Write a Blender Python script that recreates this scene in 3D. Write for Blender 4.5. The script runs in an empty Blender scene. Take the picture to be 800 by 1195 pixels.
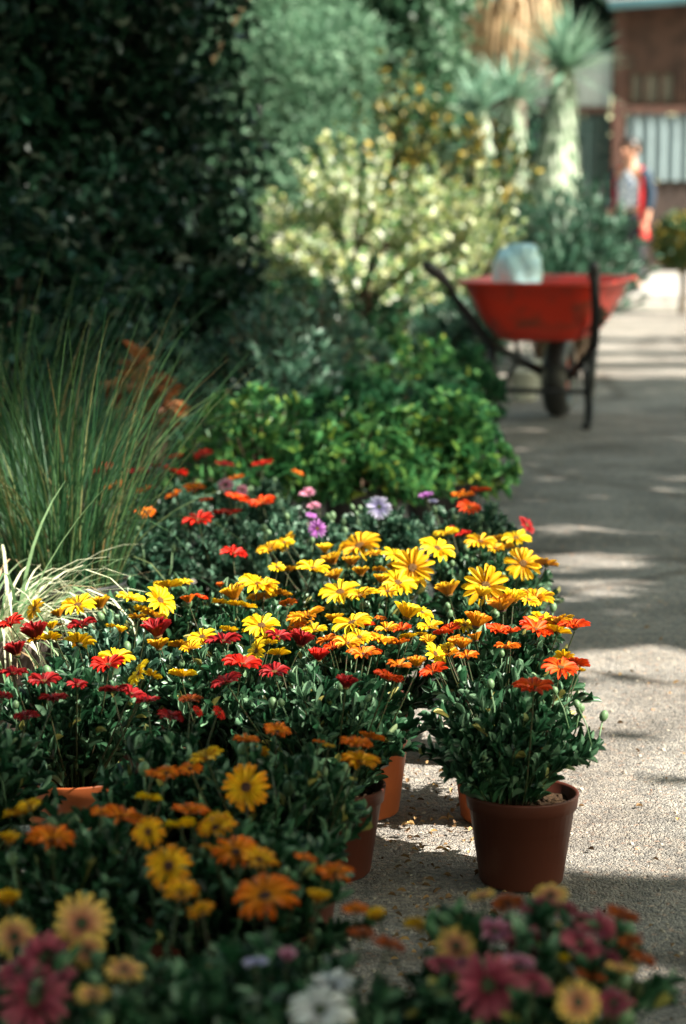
import bpy, math, random
import numpy as np
from mathutils import Vector, Matrix, Euler, noise as mnoise

random.seed(11)
rng = np.random.default_rng(7)
sc = bpy.context.scene
COL = sc.collection
R = math.radians

# ------------------------------------------------------------------ camera
F, PITCH, CAMH = 2400.0, 8.55, 0.98
cd = bpy.data.cameras.new('camera')
cam = bpy.data.objects.new('camera', cd)
COL.objects.link(cam)
cam.location = (0, 0, CAMH)
cam.rotation_euler = (R(90 - PITCH), 0, 0)
cd.sensor_fit = 'VERTICAL'
cd.sensor_height = 36
cd.sensor_width = 24.1
cd.lens = F / 1195 * 36
cd.clip_start = 0.05
cd.clip_end = 2000
cd.dof.use_dof = True
cd.dof.focus_distance = 3.2
cd.dof.aperture_fstop = 3.7
cd.dof.aperture_blades = 9
sc.camera = cam

def ray(px, py):
    p = R(PITCH)
    x, y = (px - 400) / F, (597.5 - py) / F
    return np.array([x, math.cos(p) + y * math.sin(p), -math.sin(p) + y * math.cos(p)])
def at_z(px, py, Z=0.0):
    d = ray(px, py); k = (Z - CAMH) / d[2]
    return np.array([d[0] * k, d[1] * k, Z])
def at_y(px, py, Y):
    d = ray(px, py); k = Y / d[1]
    return np.array([d[0] * k, Y, CAMH + d[2] * k])

# ------------------------------------------------------------------ sun
SUN_EL, SUN_AZ = 45.0, -24.0           # azimuth from +X towards +Y
S = np.array([math.cos(R(SUN_EL)) * math.cos(R(SUN_AZ)), math.cos(R(SUN_EL)) * math.sin(R(SUN_AZ)), math.sin(R(SUN_EL))])
w = bpy.data.worlds.new('World'); sc.world = w; w.use_nodes = True
nt = w.node_tree
sky = nt.nodes.new('ShaderNodeTexSky'); sky.sky_type = 'NISHITA'; sky.sun_disc = False
sky.sun_elevation = R(SUN_EL); sky.sun_rotation = R(90 - SUN_AZ)
bg = nt.nodes['Background']; bg.inputs['Strength'].default_value = 0.135
tn = nt.nodes.new('ShaderNodeMix'); tn.data_type = 'RGBA'; tn.blend_type = 'MULTIPLY'; tn.inputs[0].default_value = 1
tn.inputs[7].default_value = (1.12, 1.02, .66, 1)      # warm tint that takes blue out of the sky light
nt.links.new(sky.outputs[0], tn.inputs[6]); nt.links.new(tn.outputs[2], bg.inputs['Color'])
ld = bpy.data.lights.new('sun', 'SUN'); ld.energy = 5.0; ld.angle = R(0.53); ld.color = (1.0, 0.94, 0.83)
lo = bpy.data.objects.new('sun', ld); COL.objects.link(lo); lo.location = (8, -2, 10)
lo.rotation_euler = Vector(S).to_track_quat('Z', 'Y').to_euler()
sc.view_settings.view_transform = 'Standard'; sc.view_settings.look = 'None'
sc.view_settings.gamma = 1; sc.view_settings.use_curve_mapping = False
sc.view_settings.exposure = 1.9
sc.render.engine = 'CYCLES'
sc.cycles.use_denoising = True
sc.cycles.max_bounces = 6
sc.cycles.transparent_max_bounces = 6
sc.cycles.sample_clamp_indirect = 6

# ------------------------------------------------------------------ materials
def new_mat(name):
    m = bpy.data.materials.new(name); m.use_nodes = True
    return m, m.node_tree.nodes, m.node_tree.links, m.node_tree.nodes['Principled BSDF']
def c4(c): return (c[0], c[1], c[2], 1)
def ramp(N, stops, interp='LINEAR'):
    r = N.new('ShaderNodeValToRGB'); r.color_ramp.interpolation = interp
    e = r.color_ramp.elements
    while len(e) < len(stops): e.new(0.5)
    for k, (p, c) in enumerate(stops): e[k].position = p; e[k].color = c4(c)
    return r
def leaf_mat(name, stops, rough=.5, trans=.25, spec=.4, tint=(1, 1, 1)):
    m, N, L, b = new_mat(name)
    g = N.new('ShaderNodeNewGeometry'); r = ramp(N, stops)
    L.new(g.outputs['Random Per Island'], r.inputs[0])
    n = N.new('ShaderNodeTexNoise'); n.inputs['Scale'].default_value = 60; n.inputs['Detail'].default_value = 3
    tc = N.new('ShaderNodeTexCoord'); L.new(tc.outputs['Object'], n.inputs['Vector'])
    hs = N.new('ShaderNodeHueSaturation'); L.new(r.outputs[0], hs.inputs['Color'])
    mr = N.new('ShaderNodeMapRange'); mr.inputs[3].default_value = .65; mr.inputs[4].default_value = 1.4
    L.new(n.outputs[0], mr.inputs[0]); L.new(mr.outputs[0], hs.inputs['Value'])
    L.new(hs.outputs[0], b.inputs['Base Color'])
    b.inputs['Roughness'].default_value = rough; b.inputs['Specular IOR Level'].default_value = spec
    t = N.new('ShaderNodeBsdfTranslucent'); L.new(hs.outputs[0], t.inputs['Color'])
    mx = N.new('ShaderNodeMixShader'); mx.inputs[0].default_value = trans
    L.new(b.outputs[0], mx.inputs[1]); L.new(t.outputs[0], mx.inputs[2])
    L.new(mx.outputs[0], N['Material Output'].inputs[0])
    return m
def petal_mat(name, base, mid, tip, back=None, trans=.35):
    m, N, L, b = new_mat(name)
    uv = N.new('ShaderNodeUVMap'); uv.uv_map = 'UVMap'
    sp = N.new('ShaderNodeSeparateXYZ'); L.new(uv.outputs[0], sp.inputs[0])
    r = ramp(N, [(0.0, base), (.45, mid), (1, tip)]); L.new(sp.outputs[1], r.inputs[0])
    # fine lengthwise veins
    wv = N.new('ShaderNodeMath'); wv.operation = 'SINE'
    ml = N.new('ShaderNodeMath'); ml.operation = 'MULTIPLY'; ml.inputs[1].default_value = 26
    L.new(sp.outputs[0], ml.inputs[0]); L.new(ml.outputs[0], wv.inputs[0])
    mr = N.new('ShaderNodeMapRange'); mr.inputs[1].default_value = -1; mr.inputs[3].default_value = .86; mr.inputs[4].default_value = 1.05
    L.new(wv.outputs[0], mr.inputs[0])
    g = N.new('ShaderNodeNewGeometry')
    mr2 = N.new('ShaderNodeMapRange'); mr2.inputs[3].default_value = .8; mr2.inputs[4].default_value = 1.12
    L.new(g.outputs['Random Per Island'], mr2.inputs[0])
    mm = N.new('ShaderNodeMath'); mm.operation = 'MULTIPLY'; L.new(mr.outputs[0], mm.inputs[0]); L.new(mr2.outputs[0], mm.inputs[1])
    hs = N.new('ShaderNodeHueSaturation'); L.new(mm.outputs[0], hs.inputs['Value'])
    if back:
        # the underside of a petal carries its own bronze stripe
        r2 = ramp(N, [(0.0, back), (.75, back), (1, tip)]); L.new(sp.outputs[1], r2.inputs[0])
        mc = N.new('ShaderNodeMix'); mc.data_type = 'RGBA'
        L.new(g.outputs['Backfacing'], mc.inputs[0]); L.new(r.outputs[0], mc.inputs[6]); L.new(r2.outputs[0], mc.inputs[7])
        L.new(mc.outputs[2], hs.inputs['Color'])
    else:
        L.new(r.outputs[0], hs.inputs['Color'])
    L.new(hs.outputs[0], b.inputs['Base Color']); b.inputs['Roughness'].default_value = .55
    b.inputs['Specular IOR Level'].default_value = .25
    t = N.new('ShaderNodeBsdfTranslucent'); L.new(hs.outputs[0], t.inputs['Color'])
    mx = N.new('ShaderNodeMixShader'); mx.inputs[0].default_value = trans
    L.new(b.outputs[0], mx.inputs[1]); L.new(t.outputs[0], mx.inputs[2]); L.new(mx.outputs[0], N['Material Output'].inputs[0])
    return m
def plain(name, col, rough=.6, metal=0, var=.25, scale=25, bump=0.0, spec=.4, col2=None, thr=(.45, .65)):
    m, N, L, b = new_mat(name)
    tc = N.new('ShaderNodeTexCoord'); n = N.new('ShaderNodeTexNoise')
    n.inputs['Scale'].default_value = scale; n.inputs['Detail'].default_value = 6
    L.new(tc.outputs['Object'], n.inputs['Vector'])
    c2 = col2 or tuple(v * (1 - var) for v in col)
    r = ramp(N, [(thr[0], col), (thr[1], c2)]); L.new(n.outputs[0], r.inputs[0]); L.new(r.outputs[0], b.inputs['Base Color'])
    b.inputs['Roughness'].default_value = rough; b.inputs['Metallic'].default_value = metal
    b.inputs['Specular IOR Level'].default_value = spec
    if bump:
        bp = N.new('ShaderNodeBump'); bp.inputs['Strength'].default_value = bump; bp.inputs['Distance'].default_value = .004
        L.new(n.outputs[0], bp.inputs['Height']); L.new(bp.outputs[0], b.inputs['Normal'])
    return m

M = {}
M['daisy_leaf'] = leaf_mat('daisy_leaf', [(0, (.007, .031, .012)), (.5, (.014, .06, .024)), (.74, (.06, .145, .073)), (.97, (.21, .35, .21)), (.985, (.34, .3, .08))], .36, .24, .5)  # pale and dark leaf tones carry part of the sun-and-shade contrast
M['daisy_leaf_grey'] = leaf_mat('daisy_leaf_grey', [(0, (.014, .05, .028)), (.5, (.032, .095, .055)), (.75, (.11, .21, .14)), (1, (.22, .35, .25))], .4, .22, .6)
M['shrub_leaf'] = leaf_mat('shrub_leaf', [(0, (.02, .08, .028)), (.5, (.05, .18, .058)), (.85, (.13, .29, .09)), (.95, (.24, .38, .08)), (1, (.42, .44, .08))], .4, .3, .5)
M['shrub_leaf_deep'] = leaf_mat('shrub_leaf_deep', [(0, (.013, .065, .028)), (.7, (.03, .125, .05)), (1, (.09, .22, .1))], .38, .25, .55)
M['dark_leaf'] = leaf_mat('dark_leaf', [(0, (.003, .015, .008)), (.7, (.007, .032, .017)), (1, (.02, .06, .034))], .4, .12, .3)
M['pine_leaf'] = leaf_mat('pine_leaf', [(0, (.01, .045, .024)), (.6, (.026, .085, .05)), (.85, (.07, .15, .095)), (1, (.14, .24, .17))], .45, .18)
M['mist_leaf'] = leaf_mat('mist_leaf', [(0, (.04, .11, .06)), (.6, (.08, .18, .1)), (1, (.19, .31, .2))], .6, .35)
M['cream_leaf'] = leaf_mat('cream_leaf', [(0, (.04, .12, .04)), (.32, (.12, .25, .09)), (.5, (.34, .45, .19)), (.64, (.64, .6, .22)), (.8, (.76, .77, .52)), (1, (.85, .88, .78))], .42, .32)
M['amber_leaf'] = leaf_mat('amber_leaf', [(0, (.01, .04, .012)), (.6, (.025, .075, .02)), (.78, (.16, .13, .018)), (1, (.45, .31, .04))], .5, .25)
M['far_leaf'] = leaf_mat('far_leaf', [(0, (.018, .06, .026)), (.6, (.04, .115, .055)), (1, (.16, .26, .16))], .45, .3)
M['grass_blade'] = leaf_mat('grass_blade', [(0, (.009, .045, .016)), (.55, (.022, .068, .026)), (.85, (.06, .12, .04)), (.95, (.13, .15, .06)), (1, (.36, .21, .08))], .5, .25, .25)
M['cream_blade'] = leaf_mat('cream_blade', [(0, (.1, .2, .08)), (.35, (.2, .3, .15)), (.5, (.6, .62, .4)), (1, (.75, .74, .52))], .45, .3)
M['dry_blade'] = leaf_mat('dry_blade', [(0, (.3, .2, .1)), (.6, (.5, .34, .19)), (1, (.68, .5, .32))], .7, .3)
M['rust_leaf'] = leaf_mat('rust_leaf', [(0, (.16, .045, .015)), (.6, (.34, .095, .028)), (1, (.45, .17, .05))], .5, .3)
M['yucca_leaf'] = leaf_mat('yucca_leaf', [(0, (.09, .19, .13)), (.6, (.17, .3, .21)), (1, (.33, .45, .34))], .5, .25)
M['canopy_leaf'] = leaf_mat('canopy_leaf', [(0, (.03, .08, .025)), (1, (.07, .13, .04))], .5, .1)
M['stem'] = plain('stem', (.022, .045, .014), .6, col2=(.06, .028, .018), scale=8, spec=.2)
M['twig'] = plain('twig', (.1, .065, .04), .85, scale=40, bump=.4)
M['bark'] = plain('bark', (.13, .1, .075), .9, scale=12, bump=.8, var=.6)
M['pale_bark'] = plain('pale_bark', (.4, .45, .35), .85, scale=14, bump=.8, col2=(.13, .2, .12), thr=(.4, .62))
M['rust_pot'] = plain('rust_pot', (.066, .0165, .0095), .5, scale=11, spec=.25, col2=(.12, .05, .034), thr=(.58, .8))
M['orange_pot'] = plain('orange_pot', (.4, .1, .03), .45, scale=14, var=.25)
M['grey_pot'] = plain('grey_pot', (.17, .13, .11), .6, scale=10, var=.35)
M['black_pot'] = plain('black_pot', (.022, .022, .022), .45, scale=10)
M['soil'] = plain('soil', (.03, .019, .012), .95, scale=120, var=.6, bump=1, spec=.05, col2=(.06, .036, .02))
M['bud'] = plain('bud', (.09, .16, .07), .5, scale=30)
M['disc'] = plain('disc', (.2, .09, .01), .8, scale=300, bump=.8, col2=(.05, .025, .01))
M['disc_dark'] = plain('disc_dark', (.05, .012, .02), .8, scale=300, bump=.8, col2=(.14, .06, .02))
M['disc_green'] = plain('disc_green', (.1, .13, .05), .8, scale=300, bump=.8, col2=(.03, .05, .04))
PET = {
 'Y': petal_mat('petal_yellow', (.72, .36, .004), (.88, .6, .008), (.9, .66, .012), (.78, .42, .006)),
 'B': petal_mat('petal_bronze_yellow', (.6, .25, .004), (.8, .43, .006), (.84, .5, .008), (.42, .16, .008)),
 'O': petal_mat('petal_orange', (.75, .3, .005), (.84, .25, .006), (.8, .13, .005), (.5, .12, .006)),
 'K': petal_mat('petal_yellow_orange', (.6, .25, .005), (.9, .5, .01), (.85, .26, .008), (.5, .2, .008)),
 'N': petal_mat('petal_red_orange', (.7, .16, .004), (.82, .1, .004), (.78, .045, .004), (.6, .05, .004)),
 'R': petal_mat('petal_red', (.5, .02, .004), (.66, .02, .006), (.62, .013, .006), (.3, .01, .005)),
 'D': petal_mat('petal_dark_red', (.14, .003, .004), (.32, .006, .008), (.36, .008, .009), (.14, .006, .006)),
 'P': petal_mat('petal_pink', (.5, .1, .18), (.66, .22, .34), (.74, .36, .5), (.45, .16, .25)),
 'M': petal_mat('petal_magenta', (.2, .03, .04), (.36, .05, .095), (.48, .12, .16), (.24, .05, .07)),
 'E': petal_mat('petal_straw_pink', (.52, .12, .14), (.78, .4, .18), (.86, .6, .12), (.5, .3, .08)),
 'W': petal_mat('petal_white', (.6, .58, .62), (.82, .82, .84), (.84, .84, .84), (.55, .5, .58)),
 'L': petal_mat('petal_lilac', (.3, .25, .6), (.6, .55, .82), (.72, .68, .86), (.4, .35, .55)),
 'V': petal_mat('petal_purple', (.3, .06, .36), (.5, .16, .55), (.58, .25, .62), (.3, .1, .32)),
 'T': petal_mat('petal_rust', (.3, .06, .005), (.45, .1, .01), (.42, .06, .015), (.25, .05, .01)),
}
CNAME = {'Y': 'bright yellow', 'B': 'bronze-backed yellow', 'O': 'orange', 'K': 'yellow and orange', 'N': 'red-orange', 'R': 'scarlet', 'D': 'dark red',
         'P': 'pink', 'M': 'magenta', 'E': 'straw yellow and pink', 'W': 'white', 'L': 'pale lilac', 'V': 'purple', 'T': 'rust coloured'}

# ------------------------------------------------------------------ mesh helpers
def quad_mesh(name, V, Q, mats, uv=None, smooth=False, midx=None):
    me = bpy.data.meshes.new(name)
    V = np.asarray(V, np.float32).reshape(-1, 3); Q = np.asarray(Q, np.int32).reshape(-1, 4)
    me.vertices.add(len(V)); me.vertices.foreach_set('co', V.ravel())
    me.loops.add(Q.size); me.loops.foreach_set('vertex_index', Q.ravel())
    me.polygons.add(len(Q)); me.polygons.foreach_set('loop_start', np.arange(0, Q.size, 4, dtype=np.int32))
    me.polygons.foreach_set('use_smooth', np.full(len(Q), smooth))
    if midx is not None: me.polygons.foreach_set('material_index', np.asarray(midx, np.int32))
    if uv is not None:
        l = me.uv_layers.new(name='UVMap'); l.data.foreach_set('uv', np.asarray(uv, np.float32)[Q.ravel()].ravel())
    me.update(calc_edges=True)
    for m in (mats if isinstance(mats, (list, tuple)) else [mats]): me.materials.append(m)
    return me
def poly_mesh(name, V, Fs, mat, smooth=False):
    me = bpy.data.meshes.new(name); me.from_pydata([tuple(v) for v in V], [], Fs)
    for m in (mat if isinstance(mat, (list, tuple)) else [mat]): me.materials.append(m)
    if smooth: me.polygons.foreach_set('use_smooth', [True] * len(me.polygons))
    me.update(); return me
def obj(name, me, parent=None, loc=None, rz=0):
    o = bpy.data.objects.new(name, me); COL.objects.link(o)
    if parent: o.parent = parent
    if loc is not None: o.location = loc
    if rz: o.rotation_euler = (0, 0, rz)
    return o
def tag(o, label, cat, group=None, kind=None):
    if label: o['label'] = label
    if cat: o['category'] = cat
    if group: o['group'] = group
    if kind: o['kind'] = kind
    return o
def thing(name, label, cat, loc=(0, 0, 0), rz=0, group=None):
    return tag(obj(name, None, None, loc, rz), label, cat, group)

def template(rows, cols=2, fold=.25, curl=-.15):
    """rows: list of (t, halfwidth). Leaf along +Y length 1, X half width 1, Z normal."""
    V, uv, Q = [], [], []
    xs = np.linspace(-1, 1, cols + 1)
    for t, wd in rows:
        for x in xs:
            V.append((x * wd, t, abs(x) * wd * fold + curl * t * t)); uv.append(((x + 1) / 2, t))
    n = cols + 1
    for r in range(len(rows) - 1):
        for c in range(cols):
            a = r * n + c; Q.append((a, a + 1, a + n + 1, a + n))
    return np.array(V), np.array(Q), np.array(uv)
LEAF = template([(0, .2), (.25, .55), (.55, .95), (.8, .95), (.94, .6), (1, .2)], 2, .22, -.16)
OVAL = template([(0, .15), (.35, .95), (.7, .9), (1, .08)], 2, .3, -.2)
LOW = template([(0, .12), (.5, 1), (1, .08)], 1, 0, -.2)
NEEDLE = template([(0, 1), (.6, .8), (1, .1)], 1, 0, -.1)

def frames(D, U):
    D = D / np.linalg.norm(D, axis=1, keepdims=True)
    X = np.cross(D, U); l = np.linalg.norm(X, axis=1, keepdims=True); X = np.where(l < 1e-4, np.array([[1, 0, 0]]), X / np.maximum(l, 1e-6))
    Z = np.cross(X, D)
    return np.stack([X, D, Z], axis=2)          # columns
def scatter(tmpl, P, D, U, Ls, Ws):
    TV, TQ, TU = tmpl; n = len(P); k = len(TV)
    B = frames(D, U)
    sv = np.stack([np.outer(Ws, TV[:, 0]), np.outer(Ls, TV[:, 1]), np.outer(Ls, TV[:, 2])], axis=2)
    V = P[:, None, :] + np.einsum('nij,nkj->nki', B, sv)
    Q = TQ[None] + (np.arange(n) * k)[:, None, None]
    return V.reshape(-1, 3), Q.reshape(-1, 4), np.tile(TU, (n, 1))
def unit(n, zbias=0.0):
    v = rng.normal(size=(n, 3)); v /= np.linalg.norm(v, axis=1, keepdims=True); v[:, 2] += zbias
    return v / np.linalg.norm(v, axis=1, keepdims=True)
class Acc:
    def __init__(s): s.V, s.Q, s.U, s.I, s.n = [], [], [], [], 0
    def add(s, V, Q, U=None, mi=0):
        V = np.asarray(V, float).reshape(-1, 3); Q = np.asarray(Q).reshape(-1, 4)
        s.V.append(V); s.Q.append(Q + s.n); s.n += len(V); s.I.append(np.full(len(Q), mi))
        s.U.append(U if U is not None else np.zeros((len(V), 2)))
    def mesh(s, name, mats, smooth=False):
        return quad_mesh(name, np.concatenate(s.V), np.concatenate(s.Q), mats, np.concatenate(s.U), smooth, np.concatenate(s.I))
def tube(pts, rad, sides=6, cap=True):
    pts = np.asarray(pts, float); n = len(pts); rad = np.broadcast_to(rad, (n,))
    V, Q = [], []
    for i in range(n):
        t = pts[min(i + 1, n - 1)] - pts[max(i - 1, 0)]; t /= np.linalg.norm(t) + 1e-9
        u = np.cross(t, (0, 1, .13) if abs(t[1]) < .9 else (1, 0, 0)); u /= np.linalg.norm(u); v = np.cross(t, u)
        for k in range(sides):
            a = 2 * math.pi * k / sides; V.append(pts[i] + rad[i] * (math.cos(a) * u + math.sin(a) * v))
    for i in range(n - 1):
        for k in range(sides):
            k2 = (k + 1) % sides
            Q.append((i * sides + k, i * sides + k2, (i + 1) * sides + k2, (i + 1) * sides + k))
    if cap and sides >= 4:
        for base in (0, (n - 1) * sides):
            c = len(V); V.append(pts[0] if base == 0 else pts[-1])
            for k in range(0, sides, 2):
                q = (c, base + k, base + (k + 1) % sides, base + (k + 2) % sides)
                Q.append(q if base else q[::-1])
    return np.array(V), np.array(Q)
def bez(a, b, c, n=6):
    t = np.linspace(0, 1, n)[:, None]
    return (1 - t) ** 2 * np.asarray(a) + 2 * t * (1 - t) * np.asarray(b) + t * t * np.asarray(c)
def lathe(profile, seg=32):
    V, Q = [], []
    for r, z in profile:
        for k in range(seg):
            a = 2 * math.pi * k / seg; V.append((r * math.cos(a), r * math.sin(a), z))
    for i in range(len(profile) - 1):
        for k in range(seg):
            k2 = (k + 1) % seg; Q.append((i * seg + k, i * seg + k2, (i + 1) * seg + k2, (i + 1) * seg + k))
    return np.array(V), np.array(Q)
def box(x0, x1, y0, y1, z0, z1):
    V = [(x, y, z) for z in (z0, z1) for y in (y0, y1) for x in (x0, x1)]
    return np.array(V, float), np.array([(0, 2, 3, 1), (4, 5, 7, 6), (0, 1, 5, 4), (1, 3, 7, 5), (3, 2, 6, 7), (2, 0, 4, 6)])
def ball(c, r, seg=12, rings=8):
    prof = [(max(1e-4, math.sin(math.pi * k / rings)), -math.cos(math.pi * k / rings)) for k in range(rings + 1)]
    V, Q = lathe(prof, seg); return V * np.asarray(r) + np.asarray(c), Q
def one(name, VQ, mat, parent=None, smooth=False, loc=None):
    a = Acc(); a.add(*VQ); return obj(name, a.mesh(name, mat, smooth), parent, loc)

# ------------------------------------------------------------------ ground, path
def asphalt():
    m, N, L, b = new_mat('asphalt')
    tc = N.new('ShaderNodeTexCoord')
    v = N.new('ShaderNodeTexVoronoi'); v.inputs['Scale'].default_value = 150; L.new(tc.outputs['Object'], v.inputs['Vector'])
    v2 = N.new('ShaderNodeTexVoronoi'); v2.inputs['Scale'].default_value = 330; L.new(tc.outputs['Object'], v2.inputs['Vector'])
    n1 = N.new('ShaderNodeTexNoise'); n1.inputs['Scale'].default_value = 2.6; n1.inputs['Detail'].default_value = 8; n1.inputs['Roughness'].default_value = .65
    n2 = N.new('ShaderNodeTexNoise'); n2.inputs['Scale'].default_value = 34; n2.inputs['Detail'].default_value = 8; n2.inputs['Roughness'].default_value = .7
    for n in (n1, n2): L.new(tc.outputs['Object'], n.inputs['Vector'])
    sp = N.new('ShaderNodeSeparateColor'); L.new(v.outputs['Color'], sp.inputs[0])
    r = ramp(N, [(0, (.07, .068, .068)), (.35, (.17, .16, .15)), (.7, (.3, .27, .235)), (.92, (.42, .37, .31)), (1, (.36, .2, .13))])
    L.new(sp.outputs[0], r.inputs[0])
    r2 = ramp(N, [(.3, (.12, .115, .11)), (.7, (.36, .33, .29))]); L.new(n2.outputs[0], r2.inputs[0])
    mx = N.new('ShaderNodeMix'); mx.data_type = 'RGBA'; mx.inputs[0].default_value = .5
    L.new(r.outputs[0], mx.inputs[6]); L.new(r2.outputs[0], mx.inputs[7])
    mr = N.new('ShaderNodeMapRange'); mr.inputs[1].default_value = .3; mr.inputs[2].default_value = .7; mr.inputs[3].default_value = .62; mr.inputs[4].default_value = 1.3
    L.new(n1.outputs[0], mr.inputs[0])
    hs = N.new('ShaderNodeHueSaturation'); L.new(mx.outputs[2], hs.inputs['Color']); L.new(mr.outputs[0], hs.inputs['Value'])
    # thin meandering cracks
    vc = N.new('ShaderNodeTexVoronoi'); vc.feature = 'DISTANCE_TO_EDGE'; vc.inputs['Scale'].default_value = .75
    wn = N.new('ShaderNodeTexNoise'); wn.inputs['Scale'].default_value = 5; wn.inputs['Detail'].default_value = 5
    L.new(tc.outputs['Object'], wn.inputs['Vector'])
    mv = N.new('ShaderNodeMix'); mv.data_type = 'RGBA'; mv.inputs[0].default_value = .12
    L.new(tc.outputs['Object'], mv.inputs[6]); L.new(wn.outputs['Color'], mv.inputs[7]); L.new(mv.outputs[2], vc.inputs['Vector'])
    rc = ramp(N, [(0, (.45, .4, .36)), (.02, (1, 1, 1))]); L.new(vc.outputs['Distance'], rc.inputs[0])
    mu = N.new('ShaderNodeMix'); mu.data_type = 'RGBA'; mu.blend_type = 'MULTIPLY'; mu.inputs[0].default_value = .8
    L.new(hs.outputs[0], mu.inputs[6]); L.new(rc.outputs[0], mu.inputs[7])
    n3 = N.new('ShaderNodeTexNoise'); n3.inputs['Scale'].default_value = 1.3; n3.inputs['Detail'].default_value = 7; n3.inputs['Roughness'].default_value = .6; n3.inputs['Distortion'].default_value = .6
    L.new(tc.outputs['Object'], n3.inputs['Vector'])
    r3 = ramp(N, [(.36, (.6, .56, .53)), (.5, (1, 1, 1)), (.66, (1.0, .97, .93))]); L.new(n3.outputs[0], r3.inputs[0])
    mu2 = N.new('ShaderNodeMix'); mu2.data_type = 'RGBA'; mu2.blend_type = 'MULTIPLY'; mu2.inputs[0].default_value = .8
    L.new(mu.outputs[2], mu2.inputs[6]); L.new(r3.outputs[0], mu2.inputs[7])
    L.new(mu2.outputs[2], b.inputs['Base Color']); b.inputs['Roughness'].default_value = .85; b.inputs['Specular IOR Level'].default_value = .3
    ad = N.new('ShaderNodeMath'); ad.operation = 'ADD'; L.new(v.outputs['Distance'], ad.inputs[0]); L.new(n2.outputs[0], ad.inputs[1])
    ad2 = N.new('ShaderNodeMath'); ad2.operation = 'ADD'; L.new(ad.outputs[0], ad2.inputs[0]); L.new(v2.outputs['Distance'], ad2.inputs[1])
    bp = N.new('ShaderNodeBump'); bp.inputs['Strength'].default_value = .75; bp.inputs['Distance'].default_value = .006; bp.invert = True
    L.new(ad2.outputs[0], bp.inputs['Height']); L.new(bp.outputs[0], b.inputs['Normal'])
    return m
M['asphalt'] = asphalt()
g = one('ground', (np.array([(-300, -100, -.004), (300, -100, -.004), (300, 600, -.004), (-300, 600, -.004)], float), [(0, 1, 2, 3)]), M['soil'])
tag(g, None, None, kind='structure')
p = one('path', (np.array([(-.72, -3, 0), (4.2, -3, 0), (6, 18.9, 0), (-.1, 18.9, 0), (-.3, 9, 0)], float)[[0, 1, 2, 3]], [(0, 1, 2, 3)]), M['asphalt'])
tag(p, None, None, kind='structure')
# loose grit on the path
n = 5200
gx = rng.uniform(-.62, 1.25, n); gy = 1.7 + rng.random(n) ** 1.4 * 7
sz = rng.uniform(.0012, .0042, n) * (1 + .4 * rng.random(n) ** 6)
oct_v = np.array([(1, 0, 0), (0, 1, 0), (-1, 0, 0), (0, -1, 0), (.5, .5, .6), (-.5, .5, .6), (-.5, -.5, .6), (.5, -.5, .6)])
oq = np.array([(0, 1, 4, 4), ]); oq = np.array([(4, 5, 6, 7), (0, 4, 7, 3), (1, 5, 4, 0), (2, 6, 5, 1), (3, 7, 6, 2)])
an = rng.uniform(0, 6.28, n); ca, sa = np.cos(an), np.sin(an)
st = rng.uniform(.6, 1.5, (n, 3))
ov = oct_v[None] * st[:, None] * sz[:, None, None]
V = np.stack([ov[..., 0] * ca[:, None] - ov[..., 1] * sa[:, None], ov[..., 0] * sa[:, None] + ov[..., 1] * ca[:, None], ov[..., 2]], 2) + np.stack([gx, gy, np.zeros(n)], 1)[:, None]
a = Acc(); a.add(V, oq[None] + (np.arange(n) * 8)[:, None, None])
grit_m = leaf_mat('grit', [(0, (.1, .095, .09)), (.5, (.28, .25, .21)), (.85, (.42, .37, .3)), (1, (.35, .16, .08))], .9, 0, .2)
tag(obj('gravel', a.mesh('gravel', grit_m)), 'loose grit lying on the grey asphalt path', None, kind='stuff')
# dry leaf bits
n = 520
P = np.stack([rng.uniform(-.5, .75, n), 1.9 + rng.random(n) ** 1.2 * 3.2, rng.uniform(.003, .008, n)], 1)
far = rng.random(n) < .45; P[far, 0] = rng.uniform(.06, .24, far.sum()); P[far, 1] = rng.uniform(2.4, 3.6, far.sum())
D = unit(n); D[:, 2] *= .25; a = Acc(); a.add(*scatter(OVAL, P, D, unit(n, 2.0), rng.uniform(.004, .016, n), rng.uniform(.0015, .005, n)))
tag(obj('leaf_litter', a.mesh('leaf_litter', leaf_mat('litter', [(0, (.07, .04, .02)), (.6, (.22, .13, .06)), (1, (.4, .25, .1))], .9, .05, .2))), 'dry leaf scraps scattered between the pots', None, kind='stuff')

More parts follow.
